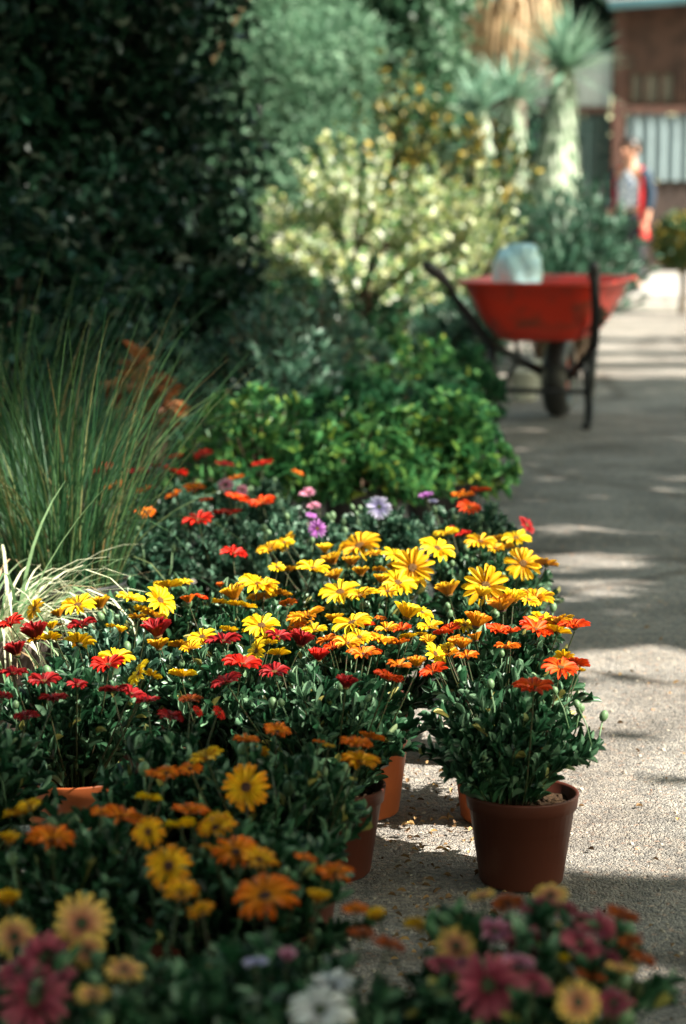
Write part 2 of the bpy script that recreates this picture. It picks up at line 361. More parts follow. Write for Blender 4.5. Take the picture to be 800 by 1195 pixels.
# ------------------------------------------------------------------ foliage builders
def shoots(acc, base, tip, nleaf, start, Lr, Wr, out=55, tmpl=LEAF, upbias=.5, mi=0, tipwhorl=0, stem_r=.0016, smi=1, bow=.25):
    for b, t in zip(base, tip):
        b = np.asarray(b); t = np.asarray(t)
        c = np.array([b[0] + (t[0] - b[0]) * (.5 - bow), b[1] + (t[1] - b[1]) * (.5 - bow), b[2] + (t[2] - b[2]) * (.5 + bow)])
        path = bez(b, c, t, 9)
        if stem_r: acc.add(*tube(path[::2], np.linspace(stem_r, stem_r * .5, 5), 4, False), None, smi)
        f = np.concatenate([start + (1 - start) * rng.random(nleaf), np.full(tipwhorl, .985)])
        i = f * 8; i0 = np.minimum(i.astype(int), 7); fr = (i - i0)[:, None]
        P = path[i0] * (1 - fr) + path[i0 + 1] * fr
        T = path[i0 + 1] - path[i0]; T /= np.linalg.norm(T, axis=1, keepdims=True)
        rd = unit(len(f)); rd -= T * np.sum(rd * T, 1, keepdims=True); rd /= np.linalg.norm(rd, axis=1, keepdims=True)
        an = np.radians(out + rng.normal(0, 13, len(f))) * (1 - .35 * f)
        D = T * np.cos(an)[:, None] + rd * np.sin(an)[:, None]; D[:, 2] += upbias * .3 * rng.random(len(f))
        U = T * 1.0 - rd * .3 + rng.normal(0, .25, (len(f), 3))
        Ls = rng.uniform(*Lr, len(f)) * (1.05 - .35 * f); Ws = rng.uniform(*Wr, len(f))
        acc.add(*scatter(tmpl, P, D, U, Ls, Ws), mi)
def daisy_foliage(mat, rad=.122, top=.288, n=105, rim=.125):
    a = Acc(); ang = rng.uniform(0, 6.283, n); rr = np.sqrt(rng.random(n))
    base = np.stack([.05 * rr * np.cos(ang), .05 * rr * np.sin(ang), np.full(n, rim)], 1)
    tr = rad * rr ** .9 * rng.uniform(.8, 1.1, n)
    z = rim + (top - rim) * (1 - .55 * rr ** 2.6) * rng.uniform(.72, 1.06, n)
    tip = np.stack([tr * np.cos(ang), tr * np.sin(ang), z], 1)
    shoots(a, base, tip, 14, .0, (.026, .046), (.0034, .0056), 32, LEAF, 1.1, 0, 4)
    return a.mesh('foliage', [mat, M['stem']], True)
DF = [daisy_foliage(M['daisy_leaf']) for _ in range(4)] + [daisy_foliage(M['daisy_leaf_grey'], n=85) for _ in range(2)]

def pot_mesh(mat, r=.08, h=.135, name='pot'):
    b = r * .76
    prof = [(.001, .002), (b * .94, .002), (b, .006), (r * .955, h * .84), (r * 1.0, h * .845), (r * 1.03, h * .985), (r * 1.035, h), (r * 1.0, h + .001), (r * .955, h * .985), (r * .9, h * .6), (.001, h * .58)]
    V, Q = lathe(prof, 40)
    a = Acc(); a.add(V, Q); return a.mesh(name, mat, True)
def soil_mesh(r=.073, z=.118):
    V, Q = lathe([(r, z), (r * .7, z + .004), (r * .35, z + .007), (.0005, z + .008)], 24)
    V[:, 2] += rng.normal(0, .0016, len(V)); a = Acc(); a.add(V, Q)
    for _ in range(int(150 * (r / .073))):                       # crumbs of bark and compost
        an, q = random.uniform(0, 6.28), r * .97 * math.sqrt(random.random()); c = (q * math.cos(an), q * math.sin(an), z + .008 * (1 - q / r) + .001)
        sz_ = random.uniform(.002, .006); V, Q = ball((0, 0, 0), (sz_, sz_ * random.uniform(.4, .9), sz_ * random.uniform(.3, .6)), 6, 4); b_ = random.uniform(0, 3)
        V = V + rng.normal(0, .0006, V.shape); V = np.stack([V[:, 0] * math.cos(b_) - V[:, 1] * math.sin(b_), V[:, 0] * math.sin(b_) + V[:, 1] * math.cos(b_), V[:, 2]], 1)
        a.add(V + np.array(c), Q)
    return a.mesh('soil', M['soil'], False)
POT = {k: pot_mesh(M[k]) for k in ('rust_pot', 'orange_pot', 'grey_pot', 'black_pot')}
SOIL = soil_mesh()

# ------------------------------------------------------------------ daisy flowers
PETAL = template([(0, .4), (.3, .75), (.62, 1), (.86, .86), (.97, .45), (1, .12)], 2, .2, -.05)
def flower_mesh(cone, seed, mat, npet=17):
    r_ = np.random.default_rng(seed); a = Acc()
    for layer in range(2):
        n = npet if layer == 0 else 3
        for k in range(n):
            th = 2 * math.pi * (k + .5 * layer) / n + r_.normal(0, .05)
            el = R(cone + r_.normal(0, 5) + layer * 6)
            d = np.array([[math.cos(th) * math.cos(el), math.sin(th) * math.cos(el), math.sin(el)]])
            u = np.array([[-math.cos(th) * math.sin(el), -math.sin(th) * math.sin(el), math.cos(el)]]) + r_.normal(0, .12, (1, 3))
            P = np.array([[math.cos(th) * .13, math.sin(th) * .13, .0 + layer * .015]])
            L = (.9 if layer == 0 else .82) * r_.uniform(.9, 1.05)
            V, Q, U = scatter(PETAL, P, d, u, np.array([L]), np.array([.128 * r_.uniform(.88, 1.12)]))
            # droop or cup towards the tip
            rr = np.hypot(V[:, 0], V[:, 1]); V[:, 2] += (-.12 if cone < 30 else .05) * rr ** 2
            a.add(V, Q, U)
    return a.mesh('flower', mat, True)
CONE = {'s': 22, 'f': 7, 'm': 12, 'c': 52, 'b': 26, 'l': 12, 'r': 12}
FM = {}
def flower(col, kind, seed):
    k = (col, kind, seed % 4)
    if k not in FM: FM[k] = flower_mesh(CONE[kind], ord(kind) + 13 * (seed % 3) + ord(col) , PET[col], 15 + (ord(col) + seed) % 4)
    return FM[k]
def centre_mesh(mat):
    a = Acc(); V, Q = lathe([(.2, .0), (.225, .05), (.18, .1), (.09, .115), (.001, .1)], 14); a.add(V, Q)
    n = 42; th = rng.uniform(0, 6.28, n); r_ = .2 * np.sqrt(rng.random(n))
    for t, q in zip(th, r_):
        V, Q = ball((q * math.cos(t), q * math.sin(t), .1), (.018, .018, .03), 5, 4); a.add(V, Q)
    return a.mesh('flower_centre', mat, True)
CM = {k: centre_mesh(M[k]) for k in ('disc', 'disc_dark', 'disc_green')}
def calyx_stem(F_inv, pts, s):
    a = Acc()
    P = np.array([tuple(F_inv @ Vector(q)) for q in pts])
    a.add(*tube(P, np.linspace(.0015, .0011, len(P)) / s, 5, False))
    V, Q = lathe([(.05, -.14), (.15, -.09), (.2, 0.0), (.18, .03)], 10); a.add(V, Q)
    return a.mesh('stem', M['stem'], True)

# each bloom: photo x, y, width, colour, pose
FL = """
91 707 43 Y m|117 710 28 B c|41 711 30 B l|69 720 18 B c|152 700 31 Y s|186 701 42 Y r|196 686 32 Y b|178 720 30 B b|160 722 24 B b|140 738 14 Y c
58 747 32 Y b|92 752 40 Y b|134 769 46 Y m|163 786 34 Y l|185 758 24 B c|60 734 16 Y c
12 729 33 R s|43 746 40 D c|95 731 37 D s|184 743 42 D c|126 777 42 R s|15 787 36 D s|51 796 38 D s|62 817 33 D s|3 814 24 D s|132 807 36 D s|152 811 36 D s|172 819 32 D s|198 838 34 D s|20 765 28 D c|90 800 26 D s|30 838 30 D s
272 647 33 R s|312 642 26 B s|300 683 50 Y m|274 700 30 B c|306 700 34 B b|287 709 28 Y b|336 667 27 B b|365 665 42 Y s|336 706 24 O b|257 685 10 O c|220 704 19 O c|305 731 46 Y m|312 750 34 B b|300 760 30 Y l|325 765 30 Y b|236 744 37 Y m|260 750 39 D s|267 737 24 Y b|360 721 44 K s|367 737 30 Y s|324 744 35 D s|350 754 33 D c|282 777 45 R s|320 785 36 D s|265 797 35 D s|371 771 29 R c|212 790 32 Y b|210 756 29 B b|230 830 16 R r|255 832 20 R r|222 818 28 T s|346 734 22 O s
379 645 21 Y c|420 638 48 B m|410 660 24 B c|436 648 22 B s|392 676 22 B c|421 672 22 B c|461 649 30 Y m|481 663 47 B f|464 681 40 Y m|521 624 31 Y s|510 641 45 Y m|397 692 46 Y m|429 693 29 Y s|524 695 32 B c|444 680 20 B c|411 728 45 Y m|474 722 35 Y c|451 735 30 K s|469 735 26 N s|502 733 35 Y s|526 736 29 N s|425 731 24 N s|444 749 35 K s|405 752 34 K s|424 765 36 O s|381 748 27 O s|419 744 26 Y m|507 763 27 Y r|506 785 32 N s|465 778 32 O s|452 793 38 N s|403 803 28 D c|391 727 20 B c|532 752 20 K c|476 745 20 Y b|388 756 22 N s
561 574 26 N s|540 580 26 O s|547 593 28 N m|614 613 22 D r|602 629 33 Y m|560 633 32 B m|577 632 26 B b|588 641 25 B b|610 658 43 B f|637 660 28 B b|566 684 48 B f|561 697 26 Y c|625 700 44 B s|599 703 29 Y c|586 713 35 K c|526 616 9 R s|541 624 18 R s|497 579 20 V s|505 586 13 L s|555 732 36 K c|582 738 31 N s|625 736 41 N s|634 727 40 Y m|650 739 34 Y b|670 733 37 N s|545 767 29 O s|592 757 33 O s|654 780 42 N m|658 769 28 Y b|622 805 44 N s|676 783 14 Y b|539 757 22 K c|500 752 18 B c
152 524 22 R s|203 535 23 N s|237 532 23 R s|203 552 29 R s|169 574 27 O s|169 598 22 O m|203 579 19 O s|226 571 25 O s|263 566 20 P f|282 572 15 P f|276 559 19 O s|276 583 28 N s|306 588 33 N s|265 601 33 R s|231 609 35 R s|336 633 25 B l|316 642 27 B s|306 543 25 R s|347 553 15 O s|132 570 25 O s|122 549 27 R s|261 543 22 D s|160 552 25 D s|358 575 17 P m|366 591 17 P m|370 617 19 V f|442 592 27 L f|363 602 13 V m|240 585 18 N s|180 545 20 D s
287 866 30 O s|323 855 37 O s|372 867 16 O s|415 871 42 O s|420 891 46 K s|287 919 54 K f|241 886 38 B s|222 898 26 O m|194 903 30 O m|173 934 30 Y b|142 956 52 O s|173 971 42 K f|211 966 40 Y b|222 949 40 O s|252 967 46 K m|197 1011 54 K f|210 1043 50 K s|235 1065 36 K s|275 996 54 O m|302 1005 42 K s|309 1048 78 O m|356 1004 30 O s|390 1022 50 O s|370 1053 26 B c|60 983 52 O s|24 952 38 B b|300 880 30 B b|118 950 30 O s|10 985 26 B c
95 1078 62 E f|17 1093 50 E f|8 1056 30 B c|51 1119 62 M f|40 1167 74 M f|102 1110 40 E f|144 1134 52 E m
373 1181 72 W m|388 1152 52 W s|334 1122 28 P c|298 1126 34 L s|422 1092 32 T s|415 1064 36 O s|453 1105 42 T s|440 1072 22 B c
532 1104 50 E f|569 1150 72 M f|674 1170 58 E f|642 1047 46 E m|695 1083 60 M m|676 1102 46 M m|577 1088 46 P m|563 1048 36 E s|716 1172 50 M m|748 1122 36 T s|725 1071 42 T s|628 1062 40 M s|592 1056 36 T m|657 1123 16 Y c|490 1084 42 B s|735 1100 30 T s|612 1098 48 M m|640 1092 38 T s|604 1126 40 P s|656 1066 40 M s|702 1122 46 M s|546 1074 36 T s|688 1142 40 T s|622 1152 44 M s|724 1134 38 E s|516 1130 40 M s|660 1088 30 E s|540 1128 36 P s
70 1146 50 M s|22 1134 48 M m|108 1164 44 E s|76 1100 40 M s
"""
# pots of daisies: x, y, pot, foliage, label
GRP = 'potted daisies set out along the path'
PL = [
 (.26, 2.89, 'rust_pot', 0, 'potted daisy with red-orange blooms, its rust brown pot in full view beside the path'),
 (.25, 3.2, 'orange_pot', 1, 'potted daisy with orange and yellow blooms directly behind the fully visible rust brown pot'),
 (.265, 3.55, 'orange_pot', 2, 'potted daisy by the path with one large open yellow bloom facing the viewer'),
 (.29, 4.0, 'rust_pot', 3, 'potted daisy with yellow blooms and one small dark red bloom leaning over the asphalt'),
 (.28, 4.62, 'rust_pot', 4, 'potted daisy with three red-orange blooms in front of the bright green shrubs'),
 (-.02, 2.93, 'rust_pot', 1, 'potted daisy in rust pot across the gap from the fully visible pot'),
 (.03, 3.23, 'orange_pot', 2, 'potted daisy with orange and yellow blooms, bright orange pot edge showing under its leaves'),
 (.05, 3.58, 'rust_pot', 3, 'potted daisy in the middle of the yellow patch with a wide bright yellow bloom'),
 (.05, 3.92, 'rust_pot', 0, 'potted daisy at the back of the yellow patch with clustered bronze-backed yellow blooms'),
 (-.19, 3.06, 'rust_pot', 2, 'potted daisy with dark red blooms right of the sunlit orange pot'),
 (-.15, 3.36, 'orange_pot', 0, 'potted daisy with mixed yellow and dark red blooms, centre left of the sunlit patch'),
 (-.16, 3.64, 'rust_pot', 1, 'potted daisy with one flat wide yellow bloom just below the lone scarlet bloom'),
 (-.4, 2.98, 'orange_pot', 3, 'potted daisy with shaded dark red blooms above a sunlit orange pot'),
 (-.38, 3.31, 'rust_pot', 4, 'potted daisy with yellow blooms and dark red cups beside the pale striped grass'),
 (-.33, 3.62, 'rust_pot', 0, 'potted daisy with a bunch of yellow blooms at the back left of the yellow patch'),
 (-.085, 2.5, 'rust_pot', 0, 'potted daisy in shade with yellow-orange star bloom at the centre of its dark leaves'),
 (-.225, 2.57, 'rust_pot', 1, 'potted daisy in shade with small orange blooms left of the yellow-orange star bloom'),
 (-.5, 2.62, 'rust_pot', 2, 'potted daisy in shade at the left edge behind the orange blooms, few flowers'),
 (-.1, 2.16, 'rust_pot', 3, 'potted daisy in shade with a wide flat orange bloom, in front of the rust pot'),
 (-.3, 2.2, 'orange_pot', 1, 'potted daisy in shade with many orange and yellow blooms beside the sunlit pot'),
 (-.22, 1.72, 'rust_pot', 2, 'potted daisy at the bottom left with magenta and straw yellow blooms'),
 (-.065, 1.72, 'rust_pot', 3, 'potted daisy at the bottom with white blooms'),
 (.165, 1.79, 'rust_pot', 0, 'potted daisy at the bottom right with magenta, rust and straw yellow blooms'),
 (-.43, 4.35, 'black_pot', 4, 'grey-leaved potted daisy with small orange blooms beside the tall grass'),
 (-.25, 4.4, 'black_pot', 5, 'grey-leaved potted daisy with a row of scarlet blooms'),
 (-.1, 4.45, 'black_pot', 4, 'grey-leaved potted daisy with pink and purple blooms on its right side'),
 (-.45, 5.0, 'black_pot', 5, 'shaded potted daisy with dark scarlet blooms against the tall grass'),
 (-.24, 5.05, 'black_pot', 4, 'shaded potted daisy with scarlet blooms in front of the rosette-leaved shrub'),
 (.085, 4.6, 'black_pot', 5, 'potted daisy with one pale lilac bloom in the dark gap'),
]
plants = []
for i, (x, y, pk, fv, lab) in enumerate(PL):
    t = thing('potted_daisy', lab, 'potted plant', (x, y, 0), 0, GRP)
    po = obj('pot', POT[pk], t); po.rotation_euler = (R(random.uniform(-1.2, 1.2)), R(random.uniform(-1.2, 1.2)), random.uniform(0, 6))
    obj('soil', SOIL, po)
    fo = obj('foliage', DF[fv], t, None, random.uniform(0, 6.28)); s = random.uniform(.94, 1.08)
    fo.scale = (s, s, 1.0 if i != 0 else 1.04)
    if i in (20, 21, 22): fo.scale = (s * 1.22, s * 1.22, 1.1 if i == 22 else 1.05)
    if i == 16: fo.scale = (.8, .8, 1)
    if i == 0: fo.location = (-.028, 0, -.01); fo.scale = (s * .97, s * .97, 1.04)
    plants.append((t, x, y))
PXY = np.array([(p[1], p[2]) for p in plants])
FZ = .315
poses = {'s': 4, 'f': 58, 'm': 24, 'c': 0, 'b': -24, 'l': 10, 'r': 10}
k = 0
byplant = {}
recs = [r for line in FL.strip().splitlines() for r in line.split('|')]
fr = random.Random(5)
for r_ in list(recs):
    px, py, d, col, kind = r_.split(); px, py = float(px), float(py)
    if 640 < py < 800 and col in 'YBKON' and fr.random() < .62:
        recs.append('%f %f %f %s %s' % (px + fr.choice((-1, 1)) * fr.uniform(8, 24), py + fr.uniform(-9, 5), float(d) * fr.uniform(.6, .95), fr.choice({'Y': 'YYB', 'B': 'YB', 'K': 'KYO', 'O': 'OKN', 'N': 'NO'}[col]), fr.choice('ssbbcm')))
    elif 800 < py < 1000 and col in 'KOB' and fr.random() < .3:
        recs.append('%f %f %f %s %s' % (px + fr.uniform(-26, 26), py + fr.uniform(-12, 5), float(d) * fr.uniform(.6, .85), fr.choice('OKB'), fr.choice('ssb')))
for rec in recs:
    if True:
        px, py, d, col, kind = rec.split(); px, py, d = float(px), float(py), float(d)
        z = FZ + random.uniform(-.012, .012) - (.012 if kind == 'b' else 0)
        P = at_z(px, py, z)
        j = int(np.argmin(((PXY - P[:2]) ** 2 * np.array([1.3, 1])).sum(1)))
        t, X, Y = plants[j]
        off = P[:2] - (X, Y); l = math.hypot(*off)
        s = d / 2 * P[1] / F * 1.1 * random.uniform(.9, 1.1)
        ti = poses[kind] + random.gauss(0, 6) - (5 if kind == 'm' else 0); ro = {'l': -55, 'r': 48}.get(kind, random.uniform(-15, 15) + 10 * off[0] / .12)
        rot = Euler((R(ti), 0, 0)).to_matrix() if kind not in 'lr' else Euler((R(ti + 12), 0, 0)).to_matrix()
        rot = Euler((0, R(ro), 0)).to_matrix() @ rot
        if kind in 'fmsb': rot = rot @ Euler((0, 0, random.uniform(0, 6.28))).to_matrix()
        if kind == 'c': s *= 1.25
        loc = Vector((off[0], off[1], z))
        fo = obj('flower', flower(col, kind, k), t); fo.rotation_mode = 'QUATERNION'
        fo.location = loc; fo.rotation_quaternion = rot.to_quaternion(); fo.scale = (s, s, s)
        Mx = Matrix.LocRotScale(loc, rot.to_quaternion(), Vector((s, s, s)))
        back = rot @ Vector((0, 0, -1))
        p2 = loc + back * .1 * s * 2
        b0 = Vector((off[0] * .35, off[1] * .35, .15)); c0 = Vector((off[0] * .75, off[1] * .75, .25)) + back * .02
        pts = bez(b0, c0, p2, 7)
        obj('stem', calyx_stem(Mx.inverted(), pts, s), fo)
        obj('flower_centre', CM['disc_dark' if col in 'KOT' else 'disc_green' if col in 'EMWLP' else 'disc'], fo)
        byplant.setdefault(j, []).append((fo, col)); k += 1
for j, lst in byplant.items():
    cs = [c for _, c in lst]
    main = max(set(cs), key=cs.count)
    for fo, c in lst:
        if c != main: fo['label'] = CNAME[c] + ' daisy bloom'
bm_ = Acc(); bm_.add(*ball((0, 0, 0), (.0065, .0065, .009), 8, 6)); bm_.add(*tube([(0, 0, -.08), (.004, 0, -.04), (0, 0, -.004)], .0013, 5)); BUD = bm_.mesh('bud', M['bud'], True)
for i, (t, x, y) in enumerate(plants):
    for q in range(random.randint(5, 9)):
        a_ = random.uniform(0, 6.28); r_ = random.uniform(.02, .12)
        b = obj('bud', BUD, t, (r_ * math.cos(a_), r_ * math.sin(a_), random.uniform(.255, .3) - .25 * max(0, r_ - .07)))
        b.rotation_euler = (random.uniform(-.4, .4), random.uniform(-.4, .4), 0); s = random.uniform(.7, 1.2); b.scale = (s, s, s)

# ------------------------------------------------------------------ grasses
def blades(acc, n, c, spread, Lr, lean, wd, arch, z0, mi=0):
    seg = 7
    for _ in range(n):
        a_ = random.uniform(0, 6.283); r_ = spread * math.sqrt(random.random())
        L = random.uniform(*Lr); th = R(abs(random.gauss(lean, lean * .55)))
        d = np.array([math.cos(a_ + random.gauss(0, .5)), math.sin(a_ + random.gauss(0, .5)), 0]); d /= np.linalg.norm(d)
        p = np.array([c[0] + r_ * math.cos(a_), c[1] + r_ * math.sin(a_), z0]); V, U = [], []
        side = np.cross(d, (0, 0, 1)); side = side * math.cos(.6) + np.array([0, 0, 1]) * 0 + d * math.sin(random.uniform(-.8, .8)); side /= np.linalg.norm(side)
        ar = R(random.gauss(arch, arch * .35)) / seg; w_ = wd * random.uniform(.6, 1.3)
        for i in range(seg + 1):
            f = i / seg; ww = w_ * (1 - f ** 2.2) + .0002
            V += [p - side * ww, p + side * ww]; U += [(0, f), (1, f)]
            p = p + (d * math.sin(th) + np.array([0, 0, 1]) * math.cos(th)) * L / seg; th += ar * (1 + f)
        acc.add(V, [(2 * i, 2 * i + 1, 2 * i + 3, 2 * i + 2) for i in range(seg)], np.array(U), mi)
def potted(name, label, cat, xy, pk, r, h, group=None):
    t = thing(name, label, cat, (xy[0], xy[1], 0), 0, group)
    po = obj('pot', pot_mesh(M[pk], r, h), t); obj('soil', soil_mesh(r * .91, h * .88), po); return t
t = potted('potted_grass', 'tall dark green fine grass in a black pot at the left', 'potted plant', (-.56, 4.05), 'black_pot', .13, .235)
a = Acc(); blades(a, 430, (0, 0), .11, (.28, .66), 12, .0014, 32, .2); blades(a, 60, (0, 0), .1, (.3, .5), 25, .0018, 60, .2)
obj('blades', a.mesh('blades', M['grass_blade']), t)
t = potted('potted_grass', 'broad clump of tall green grass rising behind the fine grass at the left', 'potted plant', (-.78, 4.75), 'grey_pot', .14, .25)
a = Acc(); blades(a, 330, (0, 0), .13, (.36, .78), 14, .0017, 34, .2); obj('blades', a.mesh('blades', M['grass_blade']), t)
t = potted('potted_grass', 'low spreading grass clump on the right of the tall grass, drooping towards the red daisies', 'potted plant', (-.62, 5.3), 'grey_pot', .12, .22)
a = Acc(); blades(a, 210, (0, 0), .1, (.26, .5), 17, .002, 40, .2); obj('blades', a.mesh('blades', M['grass_blade']), t)
t = potted('potted_grass', 'cream striped grass with arching pale blades in a grey brown pot at the left edge', 'potted plant', (-.635, 3.62), 'grey_pot', .105, .22)
a = Acc(); blades(a, 150, (0, 0), .07, (.24, .4), 34, .0032, 95, .18); blades(a, 40, (0, 0), .07, (.2, .3), 50, .0026, 85, .18)
obj('blades', a.mesh('blades', M['cream_blade']), t)
a = Acc(); blades(a, 26, (0, 0), .09, (.2, .32), 60, .0025, 90, .19); obj('dry_blades', a.mesh('dry_blades', M['dry_blade']), t)

# ------------------------------------------------------------------ shrubs
def shrub_leaves(n, rad, top, base_z, nleaf, Lr, Wr, tmpl, whorl, start=.35, out=55, flat=.5, stem_r=.003):
    a = Acc(); ang = rng.uniform(0, 6.283, n); rr = np.sqrt(rng.random(n))
    base = np.stack([.06 * rr * np.cos(ang), .06 * rr * np.sin(ang), np.full(n, base_z)], 1)
    tr = rad * rr * rng.uniform(.85, 1.1, n)
    z = base_z + (top - base_z) * (1 - flat * rr ** 2.4) * rng.uniform(.7, 1.05, n)
    tip = np.stack([tr * np.cos(ang), tr * np.sin(ang), z], 1)
    shoots(a, base, tip, nleaf, start, Lr, Wr, out, tmpl, .6, 0, whorl, stem_r)
    return a
def shrub(name, label, x, y, rad, top, mat, n=60, nleaf=9, Lr=(.045, .075), Wr=(.005, .0085), tmpl=OVAL, whorl=9, group='shrubs massed behind the daisies', pot='black_pot', pr=.11, flat=.8, **kw):
    t = potted(name, label, 'shrub', (x, y), pot, pr, .2, group)
    a = shrub_leaves(n, rad, top, .13, nleaf, Lr, Wr, tmpl, whorl, flat=flat, **kw)
    obj('foliage', a.mesh('foliage', [mat, M['twig']]), t); return t
SH, SD = M['shrub_leaf'], M['shrub_leaf_deep']
shrub('green_shrub', 'bright green shrub with leaf rosettes just behind the grey-leaved daisies', -.24, 5.75, .24, .45, SH, 95)
shrub('green_shrub', 'bright green shrub in the middle of the front shrub row', .05, 5.7, .22, .41, SH, 90)
shrub('green_shrub', 'bright green shrub with yellow tips at the path side end of the front row', .28, 5.85, .21, .44, SH, 100)
shrub('green_shrub', 'deep green shrub in the second row behind the yellow-tipped one', .28, 6.75, .23, .44, SD, 75)
shrub('green_shrub', 'deep green shrub in the second row behind the middle front shrub', .04, 6.7, .22, .42, SD, 80)
shrub('green_shrub', 'mid green shrub in the third row left of the wheelbarrow', .24, 7.9, .29, .5, SH, 75)
shrub('green_shrub', 'low green shrub in front of the wheelbarrow leg', .46, 8.1, .18, .4, SD, 60)
shrub('green_shrub', 'green shrub at the back of the massed shrubs below the variegated bush', .12, 8.6, .34, .54, SD, 70)
PN = M['pine_leaf']
shrub('needle_shrub', 'dark blue-green fine-leaved shrub behind the bright green rosettes', -.26, 6.9, .31, .64, PN, 190, 16, (.05, .09), (.0035, .006), LOW, 8)
shrub('needle_shrub', 'dark fine-leaved shrub in shade beneath the big dark tree', -.68, 6.5, .36, .6, PN, 140, 14, (.05, .09), (.0035, .006), LOW, 8)
shrub('needle_shrub', 'dark fine-leaved shrub rising behind the other fine-leaved shrubs', -.12, 7.7, .4, .7, PN, 130, 14, (.05, .09), (.0035, .006), LOW, 8)
t = potted('rusty_plant', 'rusty orange leaved plant half hidden behind the tall grass', 'shrub', (-.61, 6.2), 'black_pot', .1, .2)
a = shrub_leaves(24, .1, .53, .17, 8, (.05, .09), (.012, .02), OVAL, 3, .5); obj('foliage', a.mesh('foliage', [M['rust_leaf'], M['twig']]), t)

# sprays of variegated leaves
def big_bush(name, label, x, y, rad, top, mat, n, nleaf, Lr, Wr, tmpl=LOW, whorl=4, cat='bush', group=None, base=.05, under=0, **kw):
    t = thing(name, label, cat, (x, y, 0), random.uniform(0, 6), group)
    a = shrub_leaves(n, rad, top, base, nleaf, Lr, Wr, tmpl, whorl, **kw)
    obj('foliage', a.mesh('foliage', [mat, M['twig']]), t)
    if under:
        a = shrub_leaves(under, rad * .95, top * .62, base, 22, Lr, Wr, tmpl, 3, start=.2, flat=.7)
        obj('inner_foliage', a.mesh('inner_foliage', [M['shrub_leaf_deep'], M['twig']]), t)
    b = Acc()
    for q in range(7):
        an = q * .9; b.add(*tube(bez((.04 * math.cos(an), .04 * math.sin(an), 0), (.1 * math.cos(an), .1 * math.sin(an), top * .4), (rad * .5 * math.cos(an), rad * .5 * math.sin(an), top * .6)), np.linspace(.02, .006, 6), 6))
    obj('stems', b.mesh('stems', M['twig']), t)
    return t
GV = 'cream variegated bushes'
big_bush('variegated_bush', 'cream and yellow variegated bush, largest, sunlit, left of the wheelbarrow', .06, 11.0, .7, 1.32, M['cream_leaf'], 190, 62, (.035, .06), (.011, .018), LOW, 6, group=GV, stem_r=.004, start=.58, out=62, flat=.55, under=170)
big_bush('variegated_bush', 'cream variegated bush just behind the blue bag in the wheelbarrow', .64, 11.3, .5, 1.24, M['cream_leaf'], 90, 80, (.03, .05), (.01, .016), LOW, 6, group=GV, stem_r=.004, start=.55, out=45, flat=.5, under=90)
big_bush('amber_bush', 'amber and dark green bush behind the variegated bush', .3, 13.2, .7, 1.85, M['amber_leaf'], 150, 26, (.06, .1), (.015, .024), LOW, 4, stem_r=.004, start=.45)
big_bush('amber_bush', 'amber leaved bush between the pale yucca trunks', .95, 14.2, .5, 1.55, M['amber_leaf'], 110, 24, (.06, .1), (.015, .024), LOW, 4, stem_r=.004)
GJ = 'dark juniper bushes behind the wheelbarrow'
J = M['pine_leaf']
big_bush('juniper_bush', 'dark green feathery bush directly behind the wheelbarrow tub', 1.2, 12.0, .5, 1.0, J, 200, 30, (.07, .12), (.006, .01), LOW, 6, group=GJ, stem_r=.003, start=.3, out=38)
big_bush('juniper_bush', 'dark green feathery bush beside the person in red', 1.45, 12.8, .48, 1.08, J, 180, 28, (.07, .12), (.006, .01), LOW, 6, group=GJ, stem_r=.003, start=.3, out=38)
big_bush('juniper_bush', 'dark green low bush under the wheelbarrow on its far side', .6, 10.4, .3, .5, J, 110, 22, (.06, .1), (.006, .01), LOW, 6, group=GJ, stem_r=.003)
# standard shrub on a stem at the right
q = at_y(797, 300, 18.4)
t = thing('standard_shrub', 'yellow-green rounded shrub on a bare stem at the right edge', 'shrub', (q[0], q[1], 0))
one('stem', tube([(0, 0, 0), (.01, 0, .2), (0, 0, .5)], [.035, .03, .025], 8), M['bark'], t)
a = Acc(); nn = 2600; P = unit(nn) * (.27 * rng.random((nn, 1)) ** .35) * np.array([[1, 1, 1.0]]) + np.array([[0, 0, .64]])
a.add(*scatter(LOW, P, unit(nn, .4), unit(nn), rng.uniform(.05, .08, nn), rng.uniform(.014, .022, nn)))
obj('crown', a.mesh('crown', M['amber_leaf']), t)

